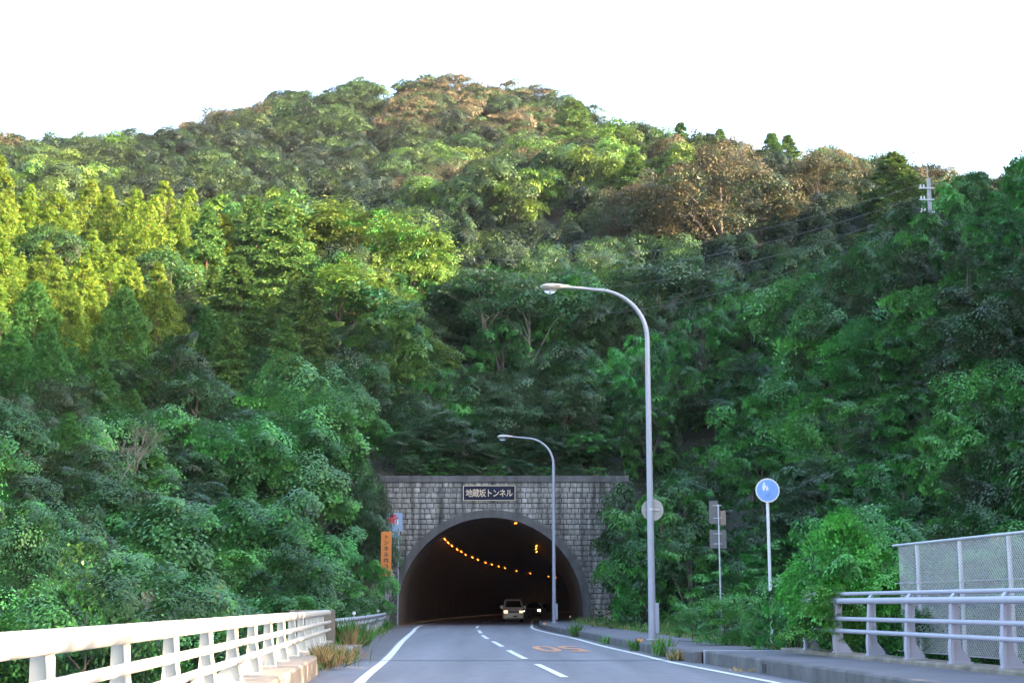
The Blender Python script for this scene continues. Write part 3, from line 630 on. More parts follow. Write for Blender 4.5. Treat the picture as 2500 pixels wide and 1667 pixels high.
def car(name, loc, rz, paint, label, H=1.62, hw=.74, Ln=3.4, van=True):
    e = empty(name, loc, rz, label=label, cat='van' if van else 'car')
    hb = .95 if van else .85                               # bonnet height; the front faces -y
    body = loft([sect(-Ln/2, hw - .06, hw - .10, .30, .62), sect(-Ln/2 + .05, hw - .01, hw - .05, .24, hb - .16), sect(-Ln/2 + .14, hw, hw - .05, .22, hb - .03), sect(-Ln/2 + (.42 if van else .9), hw, hw - .03, .21, hb + .06), sect(Ln/2 - .06, hw, hw - .02, .22, hb + .06), sect(Ln/2, hw - .04, hw - .05, .3, hb)]).build('body', paint, e, True)
    y0 = -Ln/2 + (.38 if van else .85); y1 = y0 + (.55 if van else .65)
    loft([sect(y0, hw - .05, hw - .10, hb, hb + .08, .03), sect(y1, hw - .05, hw - .16, hb, H - .02, .06), sect(y1 + .5, hw - .05, hw - .16, hb, H, .06), sect(Ln/2 - .12, hw - .05, hw - .16, hb, H - .03, .06)]).build('cabin', paint, e, True)
    t0, t1 = hb + .10, H - .11; ya = y0 - .02; yb = y1 - .03
    def yz(z): return y0 + (y1 - y0) * (z - hb - .08) / (H - .02 - hb - .08)
    MB().add([(-hw + .15, yz(t0) - .03, t0), (hw - .15, yz(t0) - .03, t0), (hw - .24, yz(t1) - .03, t1), (-hw + .24, yz(t1) - .03, t1), (-hw + .15, yz(t0) + .02, t0), (hw - .15, yz(t0) + .02, t0), (hw - .24, yz(t1) + .02, t1), (-hw + .24, yz(t1) + .02, t1)], [(0, 1, 2, 3), (4, 7, 6, 5), (0, 4, 5, 1), (2, 6, 7, 3), (0, 3, 7, 4), (1, 5, 6, 2)]).build('windscreen', M['carglass'], e)
    for s in (-1, 1):
        MB().prism([(y1 + .05, hb + .12), (y1 + .02, H - .2), (Ln/2 - .4, H - .2), (Ln/2 - .35, hb + .12)], 'x', s * (hw - .095), s * (hw - .02)).build('side_window', M['carglass'], e)
        mi = MB().box(s * (hw + .01), s * (hw + .17), y0 - .02, y0 + .09, hb + .02, hb + .20, .02).build('mirror', paint, e)
        wheel(e, s * (hw - .10), -Ln/2 + .55); wheel(e, s * (hw - .10), Ln/2 - .55)
        MB().box(s * (hw - .30), s * (hw - .07), -Ln/2 - .005, -Ln/2 + .10, .66, .80, .02).build('headlight', M['hl'] if van else (M['hlon'] if s > 0 else M['hl2']), e)
    MB().box(-hw + .33, hw - .33, -Ln/2 + .005, -Ln/2 + .06, .65, .78, .01).build('grille', M['blacktrim'], e)
    MB().box(-hw + .03, hw - .03, -Ln/2 - .03, -Ln/2 + .10, .28, .50, .03).build('bumper', paint, e)
    MB().box(-.02, .29, -Ln/2 - .045, -Ln/2 - .031, .36, .46).build('number_plate', M['blacktrim'], e)
    if van: MB().box(hw + .01, hw + .07, -Ln/2 + .2, -Ln/2 + .24, .74, .82).build('marker_lamp', M['hlwhite'], e)
    return e
M['hl2'] = mat('unlit headlight', (.25, .2, .18), .15)
vx, vy = gnd(1252, 1517); vy -= 2
car('white_van', (vx, vy + 1.7, 0), R_(1.5), M['white'], 'small white van coming out of the tunnel')
x, y = 3.35, 135.0
x = at(1338, 1500, 135.0)[0]; x = min(x, axis(y) + 2.2)
car('dark_car', (x, y, 0), R_(-8), M['dark'], 'dark car deeper in the tunnel with one bright headlight', 1.5, .84, 4.2, False)

# ------------------------------------------------------------------ power poles and cables
def utility_pole(x, y, ztop, hgt, label, sc=1.0):
    e = empty('utility_pole', (x, y, ztop - hgt), label=label, cat='utility pole', group='concrete power poles')
    MB().tube([(0, 0, -1), (0, 0, hgt - 1.9), (.02, 0, hgt - 1.5)], [.16, .11, .10], 12).build('pole', M['polec'], e, True)
    MB().tube([(-.03, 0, hgt - 1.6), (-.03, 0, hgt)], .022, 6).tube([(-.03, 0, hgt), (-.03, 0, hgt + .08)], .04, 6).build('top_rod', M['polec'], e)
    for dz in (-2.1, -2.75, -3.45, -4.1):
        a = MB().box(-.60, .22, -.18, -.14, hgt + dz - .03, hgt + dz + .03).build('crossarm', M['galv'], e)
        for q in (-.5, -.33): MB().tube([(q, -.16, hgt + dz + .04), (q, -.16, hgt + dz + .2)], [.055, .035], 8).build('insulator', M['porcelain'], a)
    MB().box(-.48, -.22, -.12, .12, hgt - 6.6, hgt - 6.1, .02).build('terminal_box', M['porcelain'], e)
    MB().tube([(.0, 0, hgt - 1.75), (.45, 0, hgt - 1.85), (.62, 0, hgt - 1.8)], .03, 6).build('arm', M['cable'], e)
    return e
ux, uy, uz = at(2263, 372, 76.0); utility_pole(ux, uy, uz, 13.0, 'concrete power pole rising above the trees at upper right')
vx_, vy_, vz_ = at(799, 480, 172.0); utility_pole(vx_, vy_, vz_, 12.0, 'tip of a distant power pole above the sunlit trees')
for i, (dz, sg, nm) in enumerate([(-2.1, 5.2, 'topmost'), (-2.75, 5.8, 'second'), (-3.45, 6.4, 'third'), (-4.1, 8.0, 'lowest')]):
    a = Vector((ux - .5, uy - .16, uz + dz + .2)); b = Vector((vx_ + .3, vy_ - .16, vz_ + dz + .2)); p = []
    for k in range(33):
        t = k / 32; q = a.lerp(b, t); q.z -= sg * 4 * t * (1 - t); p.append(q)
    tag(MB().tube(p, .013, 5).build('power_cable', M['cable']), nm + ' of the thin power cables sagging across the valley', 'cable', 'power cables between the poles')

# ------------------------------------------------------------------ vegetation
G = np.random.default_rng(11)
def nrm(a): return a / np.maximum(np.linalg.norm(a, axis=-1, keepdims=True), 1e-9)
def leaf_mesh(name, P, D, N, L, Wd, fold, mats, mi=None):
    n = len(P); N = nrm(N); D = nrm(D - N * (D * N).sum(-1, keepdims=True)); Sd = np.cross(N, D)
    L = L[:, None]; Wd = Wd[:, None]
    mid = P + D * L * .45 - N * Wd * fold
    tip = P + D * L - N * L * .12
    V = np.stack([P, mid + Sd * Wd * .5 + N * Wd * fold * .5, tip, mid - Sd * Wd * .5 + N * Wd * fold * .5], 1).reshape(-1, 3)
    me = bpy.data.meshes.new(name); me.vertices.add(4 * n); me.vertices.foreach_set('co', V.ravel().astype(np.float32))
    b = (np.arange(n) * 4)[:, None]; idx = (b + np.array([[0, 1, 2, 0, 2, 3]])).ravel()
    me.loops.add(6 * n); me.loops.foreach_set('vertex_index', idx.astype(np.int32))
    me.polygons.add(2 * n); me.polygons.foreach_set('loop_start', (np.arange(2 * n) * 3).astype(np.int32))
    for m_ in mats: me.materials.append(m_)
    if mi is not None: me.polygons.foreach_set('material_index', np.repeat(mi, 2).astype(np.int32))
    me.update(); me.validate(); return me
def cloud(C, Rd, flat, n, L, W_, up=.5, droop=.3, jit=.4, low=.25, shell=.7, out_d=.6, wild=1.0, dn=.85):
    """n leaves round each lump centre C of radius Rd"""
    k = len(C); d = nrm(G.normal(size=(k, n, 3))); neg = d[..., 2] < -.15
    flip = neg & (G.random((k, n)) > low); d[..., 2] = np.where(flip, -d[..., 2], d[..., 2])
    rr_ = Rd[:, None, None] * (shell + (1.06 - shell) * G.random((k, n, 1)) ** .6)
    an = G.uniform(0, 3.142, k); st = 1 + wild * G.uniform(-.22, .3, k); ca, sa = np.cos(an), np.sin(an)      # every lump has its own stretch, tilt and stray shoots
    sc = np.stack([st, 1 / st ** .5, flat * (1 + wild * G.uniform(-.3, .4, k))], -1); q = d * rr_ * sc[:, None]
    q = q * np.where(G.random((k, n, 1)) < .06, G.uniform(1.05, 1.4, (k, n, 1)), 1)
    tl_ = G.normal(size=(k, 1, 2)) * .2 * wild; q[..., 2] += (q[..., :2] * tl_).sum(-1)
    q[..., 2] += .16 * wild * Rd[:, None] * np.sin(q[..., 0] / Rd[:, None] * 3.1 + an[:, None] * 5) * np.cos(q[..., 1] / Rd[:, None] * 2.7 + an[:, None] * 3)
    P = C[:, None] + np.stack([q[..., 0] * ca[:, None] - q[..., 1] * sa[:, None], q[..., 0] * sa[:, None] + q[..., 1] * ca[:, None], q[..., 2]], -1)
    N = nrm(d * np.array([1, 1, 1 / max(flat, .35)]) * dn + np.array([0, 0, up]) + G.normal(size=d.shape) * jit)
    o = d.copy(); o[..., 2] = -droop; D = nrm(o) * out_d + G.normal(size=d.shape) * .5
    l = L * (.65 + .7 * G.random((k, n))); w = W_ * (.7 + .6 * G.random((k, n)))
    return P.reshape(-1, 3), D.reshape(-1, 3), N.reshape(-1, 3), l.ravel(), w.ravel()
def trunk_mesh(name, H, r, targets, m_, lean=.0, start=.35, bend=.3, n=7):
    mb = MB(); top = H * .82; pth = []
    ax_, ay_ = G.uniform(-bend, bend, 2)
    for i in range(6):
        t = i / 5; pth.append((ax_ * math.sin(t * 2.2) + lean * t, ay_ * math.sin(t * 1.7), -.5 + (top + .5) * t))
    mb.tube(pth, [r * (1.15 - .85 * i / 5) for i in range(6)], n)
    for q in targets:
        t0 = min(.9, max(.12, start + .5 * G.random() * (q[2] / H))); s = Vector(pth[0]).lerp(Vector(pth[-1]), t0); e = Vector(q)
        if s.z > e.z: s.z = e.z * .7
        m1 = s.lerp(e, .5) + Vector((G.uniform(-.15, .15), G.uniform(-.15, .15), .10 * (e - s).length))
        mb.tube([s, m1, e], [r * .42, r * .26, r * .08], 5, False)
    me = bpy.data.meshes.new(name); me.from_pydata(mb.v, [], mb.f); me.materials.append(m_); return me
def envelope(nl, R, z0, z1, top=1.0, lowz=-.4, inner=.55):
    d = nrm(G.normal(size=(nl * 3, 3))); d = d[d[:, 2] > lowz][:nl]
    f = inner + (1 - inner) * G.random((len(d), 1)) ** .5
    ph = G.uniform(0, 6, 3); a = np.arctan2(d[:, 1], d[:, 0]); wob = 1 + .16 * np.sin(2 * a + ph[0]) + .10 * np.sin(3 * a + ph[1])
    c = d * f * np.array([R, R, (z1 - z0) / 2]) ; c[:, :2] *= wob[:, None]; c[:, 2] += (z0 + z1) / 2
    return c
SPEC = {}
def broad(key, name, k, R, H, z0, nl, lr, n, L, W_, mats, flat=.75, up=.5, droop=.3, jit=.4, bark='bark', low=.25, pick=None, limbs=8, tr=.12, lowz=-.4, inner=.55, out_d=.6, start=.35):
    out = []
    for _ in range(k):
        C = envelope(nl, R - lr * .6, z0 + lr * .4, H - lr * .5, lowz=lowz, inner=inner); Rd = lr * (.5 + .95 * G.random(len(C)) ** 1.3)
        P, D, N, l, w = cloud(C, Rd, flat, n, L, W_, up, droop, jit, low, out_d=out_d)
        mi = pick(P, R, H, C, n) if pick else None
        cr = leaf_mesh('crown', P, D, N, l, w, .18, mats, mi)
        tm = trunk_mesh('trunk', H * .9, tr, C[G.permutation(len(C))[:limbs]], M[bark], start=start)
        out.append((cr, tm))
    SPEC[key] = dict(name=name, v=out, R=R, H=H)
LM = {
 'deep': leaf_mat('deep green leaf', [(0.014, 0.05, 0.015), (0.027, 0.081, 0.023), (0.045, 0.121, 0.037)]),
 'fresh': leaf_mat('fresh green leaf', [(0.032, 0.144, 0.026), (0.056, 0.226, 0.043), (0.108, 0.319, 0.072)]),
 'kudzu': leaf_mat('broad vine leaf', [(0.028, 0.111, 0.029), (0.05, 0.163, 0.046), (0.099, 0.237, 0.082)], .25, .45),
 'bright': leaf_mat('vivid vine leaf', [(0.048, 0.235, 0.03), (0.081, 0.324, 0.047), (0.14, 0.415, 0.08)], .3, .45),
 'olive': leaf_mat('olive leaf', [(0.024, 0.042, 0.02), (0.036, 0.06, 0.029), (0.056, 0.08, 0.041)]),
 'spray': leaf_mat('narrow dark leaf', [(0.027, 0.067, 0.027), (0.043, 0.096, 0.04), (0.079, 0.133, 0.064)], .25, .42, .02, .25, .5),
 'hinoki': leaf_mat('yellow green conifer', [(.030, .098, .016), (.082, .158, .018), (.190, .228, .026)], .3, .6, .015, .18, .2),
 'shade_green': leaf_mat('shaded green conifer', [(0.022, 0.08, 0.02), (0.035, 0.123, 0.026), (0.072, 0.171, 0.036)], .3, .6, .012, .2, .2),  # same conifer as hinoki, its shaded green put into the colour
 'fir': leaf_mat('blue green conifer', [(.028, .090, .028), (.058, .138, .036), (.130, .195, .040)], .25, .55, .015, .2, .25),
 'far': leaf_mat('far green foliage', [(0.021, 0.05, 0.02), (0.032, 0.069, 0.025), (0.05, 0.092, 0.037)], .25, .55, .025, .25, .25),
 'fardark': leaf_mat('far dark foliage', [(0.013, 0.026, 0.019), (0.018, 0.035, 0.024), (0.026, 0.045, 0.031)], .25, .55, .02, .2, .25),
 'rust': leaf_mat('rust brown foliage', [(0.074, 0.067, 0.042), (0.099, 0.086, 0.056), (0.131, 0.119, 0.081)], .25, .6, .02, .2, .15),
 'brown': leaf_mat('brown tinged foliage', [(0.041, 0.048, 0.027), (0.059, 0.059, 0.032), (0.09, 0.076, 0.04)], .25, .6, .02, .2, .2),
 'lime': leaf_mat('light green foliage', [(0.051, 0.128, 0.02), (0.086, 0.173, 0.029), (0.152, 0.23, 0.05)], .35, .5, .02, .2, .3),
 'flower': leaf_mat('cream flower heads', [(.22, .24, .12), (.30, .30, .17), (.16, .20, .09)], .3, .6, .01, .1, .2),
}
def top_rust(p):                                          # outer shoots of these trees are brown
    def f(P, R, H, C, n):
        lump = np.repeat(G.random(len(C)) < p, n); hz = P[:, 2] / H
        return ((lump & (hz > .45)) | ((hz > .80) & (G.random(len(P)) < p))).astype(int)
    return f
def mix(p):
    def f(P, R, H, C, n): return np.repeat(G.random(len(C)) < p, n).astype(int)
    return f
# near shrubs and trees
broad('bush', 'shrub', 4, 1.9, 3.6, .0, 30, .70, 520, .105, .068, [LM['deep'], LM['fresh']], .62, .5, .4, .28, pick=mix(.4), tr=.05, lowz=-.9, low=.08)
broad('freshbush', 'shrub', 3, 1.9, 3.8, .0, 30, .68, 520, .105, .062, [LM['fresh'], LM['kudzu']], .62, .5, .45, .28, pick=mix(.4), tr=.05, lowz=-.9, low=.08)
broad('vine', 'vine_covered_shrub', 4, 2.3, 3.6, .0, 26, .98, 760, .12, .108, [LM['kudzu'], LM['fresh']], .5, .7, .5, .24, pick=mix(.3), tr=.06, lowz=-.9, low=.06)
broad('brightvine', 'vine_covered_shrub', 3, 2.3, 3.6, .0, 36, .80, 760, .105, .092, [LM['bright'], LM['fresh']], .55, .8, .6, .3, pick=mix(.3), tr=.06, lowz=-.9, low=.1)
broad('spray', 'broadleaf_tree', 5, 2.8, 6.2, .4, 40, .95, 400, .22, .072, [LM['spray'], LM['deep']], .42, .75, .55, .24, pick=mix(.3), tr=.10, lowz=-.8, inner=.35, out_d=1.3, low=.05)
broad('rosette', 'broadleaf_tree', 5, 2.6, 5.6, .2, 64, .52, 210, .21, .07, [LM['fresh'], LM['deep']], .6, .7, .9, .25, pick=mix(.5), tr=.09, lowz=-.8, inner=.6, out_d=1.2, low=.05)
broad('round', 'broadleaf_tree', 5, 2.7, 6.0, .3, 34, .95, 470, .15, .088, [LM['deep'], LM['olive']], .6, .5, .4, .26, pick=mix(.4), tr=.10, lowz=-.8, low=.08)
broad('umbrella', 'broadleaf_tree', 3, 3.4, 7.4, 4.6, 30, 1.1, 290, .22, .10, [LM['deep'], LM['spray'], LM['flower']], .38, .9, .3, .3, pick=lambda P, R, H, C, n: np.where((P[:, 2] > H - .9) & (G.random(len(P)) < .16), 2, (P[:, 0] > 0).astype(int)), bark='palebark', tr=.11, lowz=-.35, limbs=6, start=.45)
broad('limevine', 'vine_covered_tree', 3, 2.7, 6.0, .2, 32, 1.0, 440, .17, .14, [LM['lime'], LM['kudzu']], .5, .75, .6, .3, pick=mix(.3), tr=.10, lowz=-.9, low=.08)
broad('lime', 'broadleaf_tree', 3, 3.2, 7.5, 1.0, 40, 1.05, 400, .20, .10, [LM['lime'], LM['fresh']], .38, .9, .4, .3, pick=mix(.3), tr=.10, bark='bark', lowz=-.7, low=.06)
# far trees
broad('far', 'mountain_tree', 4, 5.6, 10, 1.0, 22, 2.3, 500, .38, .26, [LM['far'], LM['fardark']], .62, .4, .3, .2, pick=mix(.2), tr=.15, lowz=-.6, low=.08, limbs=5)
broad('fardark', 'mountain_tree', 3, 5.8, 10, 1.0, 22, 2.3, 500, .38, .26, [LM['fardark'], LM['far']], .62, .4, .3, .2, pick=mix(.15), tr=.15, lowz=-.6, low=.08, limbs=5)
broad('farrust', 'russet_tree', 4, 5.6, 10, 1.0, 22, 2.3, 500, .36, .25, [LM['far'], LM['rust']], .62, .4, .3, .2, pick=top_rust(.6), tr=.15, lowz=-.6, low=.08, limbs=5)
broad('farlime', 'vine_covered_tree', 3, 5.0, 9, .5, 30, 1.7, 380, .36, .28, [LM['lime'], LM['far']], .62, .45, .4, .22, pick=mix(.4), tr=.15, lowz=-.8, low=.08, limbs=5)
broad('bigbrown', 'broadleaf_tree', 2, 8.2, 15, 1.5, 84, 1.75, 420, .27, .18, [LM['brown'], LM['rust'], LM['olive']], .6, .5, .3, .45, pick=lambda P, R, H, C, n: np.where((P[:, 2] > H * .78) & (G.random(len(P)) < .5), 1, np.repeat(2 * (G.random(len(C)) < .35), n)), tr=.32, lowz=-.55, bark='bark', limbs=14, inner=.5, start=.3, low=.1)
# conifers
def conifer(key, k, R, H, mats, m_l, L, W_, tuft=True):
    out = []
    for _ in range(k):
        C = []; Rd = []
        if tuft:
            for i in range(215):
                t = G.random() ** 1.45; r = R * (1 - t) ** .82 * (.68 + .42 * G.random()) * (1 if t > .12 else .75 + t * 2); a = G.uniform(0, 6.283)
                C.append((r * math.cos(a), r * math.sin(a), H * (.05 + .93 * t) + .2 * r)); Rd.append((.28 + .72 * (1 - t)) * (.55 + .7 * G.random()))
            C = np.array(C); P, D, N, l, w = cloud(C, np.array(Rd), 1.0, m_l, L, W_, .35, -.9, .3, .35, .6, 1.1, .25, 1.0)
        else:
            Ps = []; Ds = []
            for i in range(210):
                t = G.random() ** 1.3; r = R * (1 - t) ** .8 * (.75 + .35 * G.random()) + .15; a = G.uniform(0, 6.283); z = H * (.03 + .95 * t)
                s = np.sort(G.random(m_l)) ** .6; side = G.normal(size=m_l) * .16 * r * (1.15 - s)
                ca, sa = math.cos(a), math.sin(a); x = s * r
                p = np.stack([x * ca - side * sa, x * sa + side * ca, z + .30 * x - .22 * x * x / max(r, .3) * 1.6 + G.normal(size=m_l) * .05], -1)
                dd_ = np.stack([ca - np.sign(side) * sa * .8, sa + np.sign(side) * ca * .8, -.55 + 0 * s], -1) + G.normal(size=(m_l, 3)) * .25
                Ps.append(p); Ds.append(dd_); C.append((r * .6 * ca, r * .6 * sa, z))
            P = np.concatenate(Ps); D = np.concatenate(Ds); C = np.array(C); n = len(P)
            N = np.array([0, 0, .75]) + G.normal(size=P.shape) * .6; l = L * (.6 + .8 * G.random(n)); w = W_ * (.7 + .6 * G.random(n))
        cr = leaf_mesh('crown', P, D, N, l, w, .15, mats); tm = trunk_mesh('trunk', H * 1.08, .11, C[G.permutation(len(C))[:5]], M['redbark'], bend=.08)
        out.append((cr, tm))
    SPEC[key] = dict(name='conifer_tree', v=out, R=R, H=H)
conifer('hinoki', 5, 3.5, 12.0, [LM['hinoki']], 165, .22, .09)
conifer('shade_tinted', 3, 3.4, 11.0, [LM['shade_green']], 150, .22, .09)
conifer('fir', 3, 3.5, 11.0, [LM['fir']], 130, .34, .10, False)

TREES = []
def plant(key, x, y, h, zone, label=None, z=None, vi=None, wide=1.0, group=None):
    sp = SPEC[key]; s = h / sp['H']; vi = random.randrange(len(sp['v'])) if vi is None else vi % len(sp['v'])
    e = empty(sp['name'], (x, y, gz(x, y) - .1 if z is None else z), random.uniform(0, 6.283)); w = s * wide * random.uniform(.92, 1.1); e.scale = (w, w, s)
    cr, tm = sp['v'][vi]
    link('trunk', tm, None, e); link('crown', cr, None, e)
    TREES.append((e, key, x, y, e.location.z + h, zone, label)); return e

# hand placed plants --------------------------------------------------------
SKIP = []                                                 # keep the scatter clear of these (x, y, radius)
def hero(key, u, v, Y, zone, label=None, wide=1.0, vi=None, base=None):
    """plant whose top shows at photo pixel (u, v) and which stands on the ground at distance Y"""
    x, y, z = at(u, v, Y); b = gz(x, y) - .1 if base is None else base
    h = max(1.0, z - b); SKIP.append((x, y, SPEC[key]['R'] * h / SPEC[key]['H'] * wide * .5)); return plant(key, x, y, h, zone, label, b, vi, wide)
VISB = 10; occ = np.full(400, 1e9)
def occlude(u, v, r_px):
    a, b = int((u - r_px + 400) / VISB), int((u + r_px + 400) / VISB)
    occ[max(a, 0):max(0, b + 1)] = np.minimum(occ[max(a, 0):max(0, b + 1)], v)
HEROES = [
 ('brightvine', 2050, 1236, 29.6, 'rv', 'bright green vine mound spilling over the right railing and fence', .76),
 ('brightvine', 2020, 1420, 28.6, 'rv', 'lower vine mass hanging over the end of the right railing', .8),
 ('freshbush', 1845, 1500, 33.6, 'rs', 'bright light green bush at the sidewalk edge', .9),
 ('freshbush', 1775, 1448, 37.2, 'rs', 'low light green bush in front of the two sign boards', 1.15),
 ('freshbush', 1950, 1400, 37.0, 'rs', 'green bush between the blue sign and the vine mound', 1.1),
 ('freshbush', 1690, 1500, 40.8, 'rs', 'small low bush at the left end of the sidewalk hedge', 1.2),
 ('bush', 1955, 1400, 33.0, 'rs', 'dark shrub left behind the vine mound', 1.0),
 ('bush', 1572, 1290, 64, 'rs', 'tall dark shrub right of the tunnel wall behind the near lamp', .8),
 ('bush', 1530, 1350, 76, 'rs', 'shrub against the right end of the tunnel wall', .7),
 ('round', 1528, 1155, 84, 'rs', 'rounded tree covering the upper right corner of the tunnel wall', .58),
 ('rosette', 1620, 1180, 66, 'rs', 'leafy tree behind the round grey sign disc', .9),
  ('bush', 2330, 1330, 30, 'righthill', 'green shrub showing through the left part of the mesh fence', 1.1),
 ('freshbush', 2425, 1300, 28.5, 'righthill', 'light green shrub behind the middle of the mesh fence', 1.1),
 ('bush', 2250, 1345, 33, 'righthill', 'dark shrub between vine mound and mesh fence', 1.1),
 ('bush', 2495, 1270, 32, 'righthill', 'shrub behind the mesh fence at the right picture edge', 1.1),
 ('bush', 2390, 1420, 25.5, 'righthill', 'low shrub close behind the mesh fence', 1.2),
  ('round', 893, 1105, 86.3, 'leftbank', 'leafy tree hiding the upper left corner of the tunnel wall', .45),
 ('freshbush', 908, 1362, 79.5, 'leftbank', 'bright shrub covering the lower left of the orange sign', .75),
 ('round', 900, 1080, 91.0, 'leftbank', 'rounded tree behind the left end of the tunnel coping', .9),
  ('spray', 905, 1190, 83.6, 'leftbank', 'leafy tree partly hiding the picture board', .62),
 ('bigbrown', 1750, 372, 172, 'spur', 'largest brown-topped tree on the right spur', 1.1),
 ('bigbrown', 1990, 372, 186, 'spur', 'brown-topped tree at the right end of the spur skyline', .95),
 ('bigbrown', 1560, 430, 182, 'spur', 'brown-leaved tree left of the largest brown tree', .7),
 ('fir', 1400, 240, 330, 'mountain', 'pointed green conifer standing on the notch of the skyline', 1.6),
 ('fir', 2180, 372, 168, 'spur', 'dark layered conifer behind the power pole', 1.5),
 ('rosette', 2282, 512, 71, 'righthill', 'green tree hiding the foot of the power pole', .9),
 ('round', 2215, 560, 73, 'righthill', 'dark tree left of the power pole foot', .9),
 ('fir', 2385, 415, 120, 'righthill', 'small dark tree peeping over the right hill crest', 1.3),
 ('hinoki', 375, 475, 122, 'crest', 'tall pointed yellow green conifer standing above the others', .9),
 ('hinoki', 265, 455, 132, 'crest', 'yellow green conifer behind the tall pointed one', .95),
 ('hinoki', 75, 450, 126, 'crest', 'pointed yellow green conifer near the left edge', .95),
 ('hinoki', 440, 520, 128, 'crest', 'rounded yellow green conifer right of the tall pointed one', 1.0),
 ('hinoki', 545, 520, 136, 'crest', 'rounded yellow green conifer at the right end of the row', 1.1),
 ('hinoki', 175, 690, 96, 'crest', 'yellow topped conifer low among the green ones', 1.0),
 ('hinoki', 390, 640, 104, 'crest', 'broad yellow green conifer below the tall pointed one', 1.05),
 ('hinoki', 20, 480, 118, 'crest', 'yellow green conifer at the very left edge', 1.0),
 ('fir', 690, 500, 128, 'crest', 'layered green fir beside the yellow conifers', 1.2),
 ('fir', 580, 620, 112, 'crest', 'layered dark green fir below the crest', 1.2),
 ('fir', 750, 680, 108, 'crest', 'wide layered fir in the middle of the left slope', 1.2),
 ('limevine', 730, 462, 146, 'crest', 'vine covered tree topping the sunlit crest', 1.0),
 ('lime', 880, 480, 146, 'crest', 'light green spreading tree on the sunlit crest', 1.2),
 ('lime', 1010, 520, 140, 'crest', 'light green tree at the right end of the sunlit crest', 1.0),
 ('limevine', 960, 725, 108, 'slope', 'golden sunlit vine covered tree low on the slope', .75),
 ('limevine', 830, 635, 120, 'slope', 'sunlit yellow vine mass above the golden tree', 1.1),
 ('umbrella', 1180, 660, 124, 'slope', 'flat-topped tree with pale bare trunks above the tunnel', 1.2),
 ('umbrella', 1290, 690, 118, 'slope', 'flat-topped tree behind the near lamp head', 1.1),
 ('umbrella', 1600, 650, 128, 'slope', 'flat-topped flowering tree right of the near lamp arm', 1.2),
 ('limevine', 1500, 640, 130, 'slope', 'green vine dome behind the near lamp arm', .8),
]
for i_, u_ in enumerate(range(1000, 1500, 46)): HEROES.append((('spray', 'rosette', 'spray', 'round')[i_ % 4], u_ + random.uniform(-15, 15), random.uniform(1040, 1110), 90.2 + random.uniform(0, 2.5), 'slope', None, 1.5))
for i_, u_ in enumerate((1000, 1075, 1140, 1215, 1262, 1330, 1400, 1455)): HEROES.append(('rosette' if i_ % 2 else 'spray', u_, random.uniform(1105, 1150), 88.9, 'slope', None, random.uniform(1.2, 1.8)))
for k_, u, v, Y, zn, lb, wd in HEROES: hero(k_, u, v, Y, zn, lb, wd, base=.2 if lb and ('sidewalk' in lb or zn == 'rv') else None)
for e, key, x, y, zt, zn, lb in TREES:
    if y > 60 or zn != 'rs':
        pass
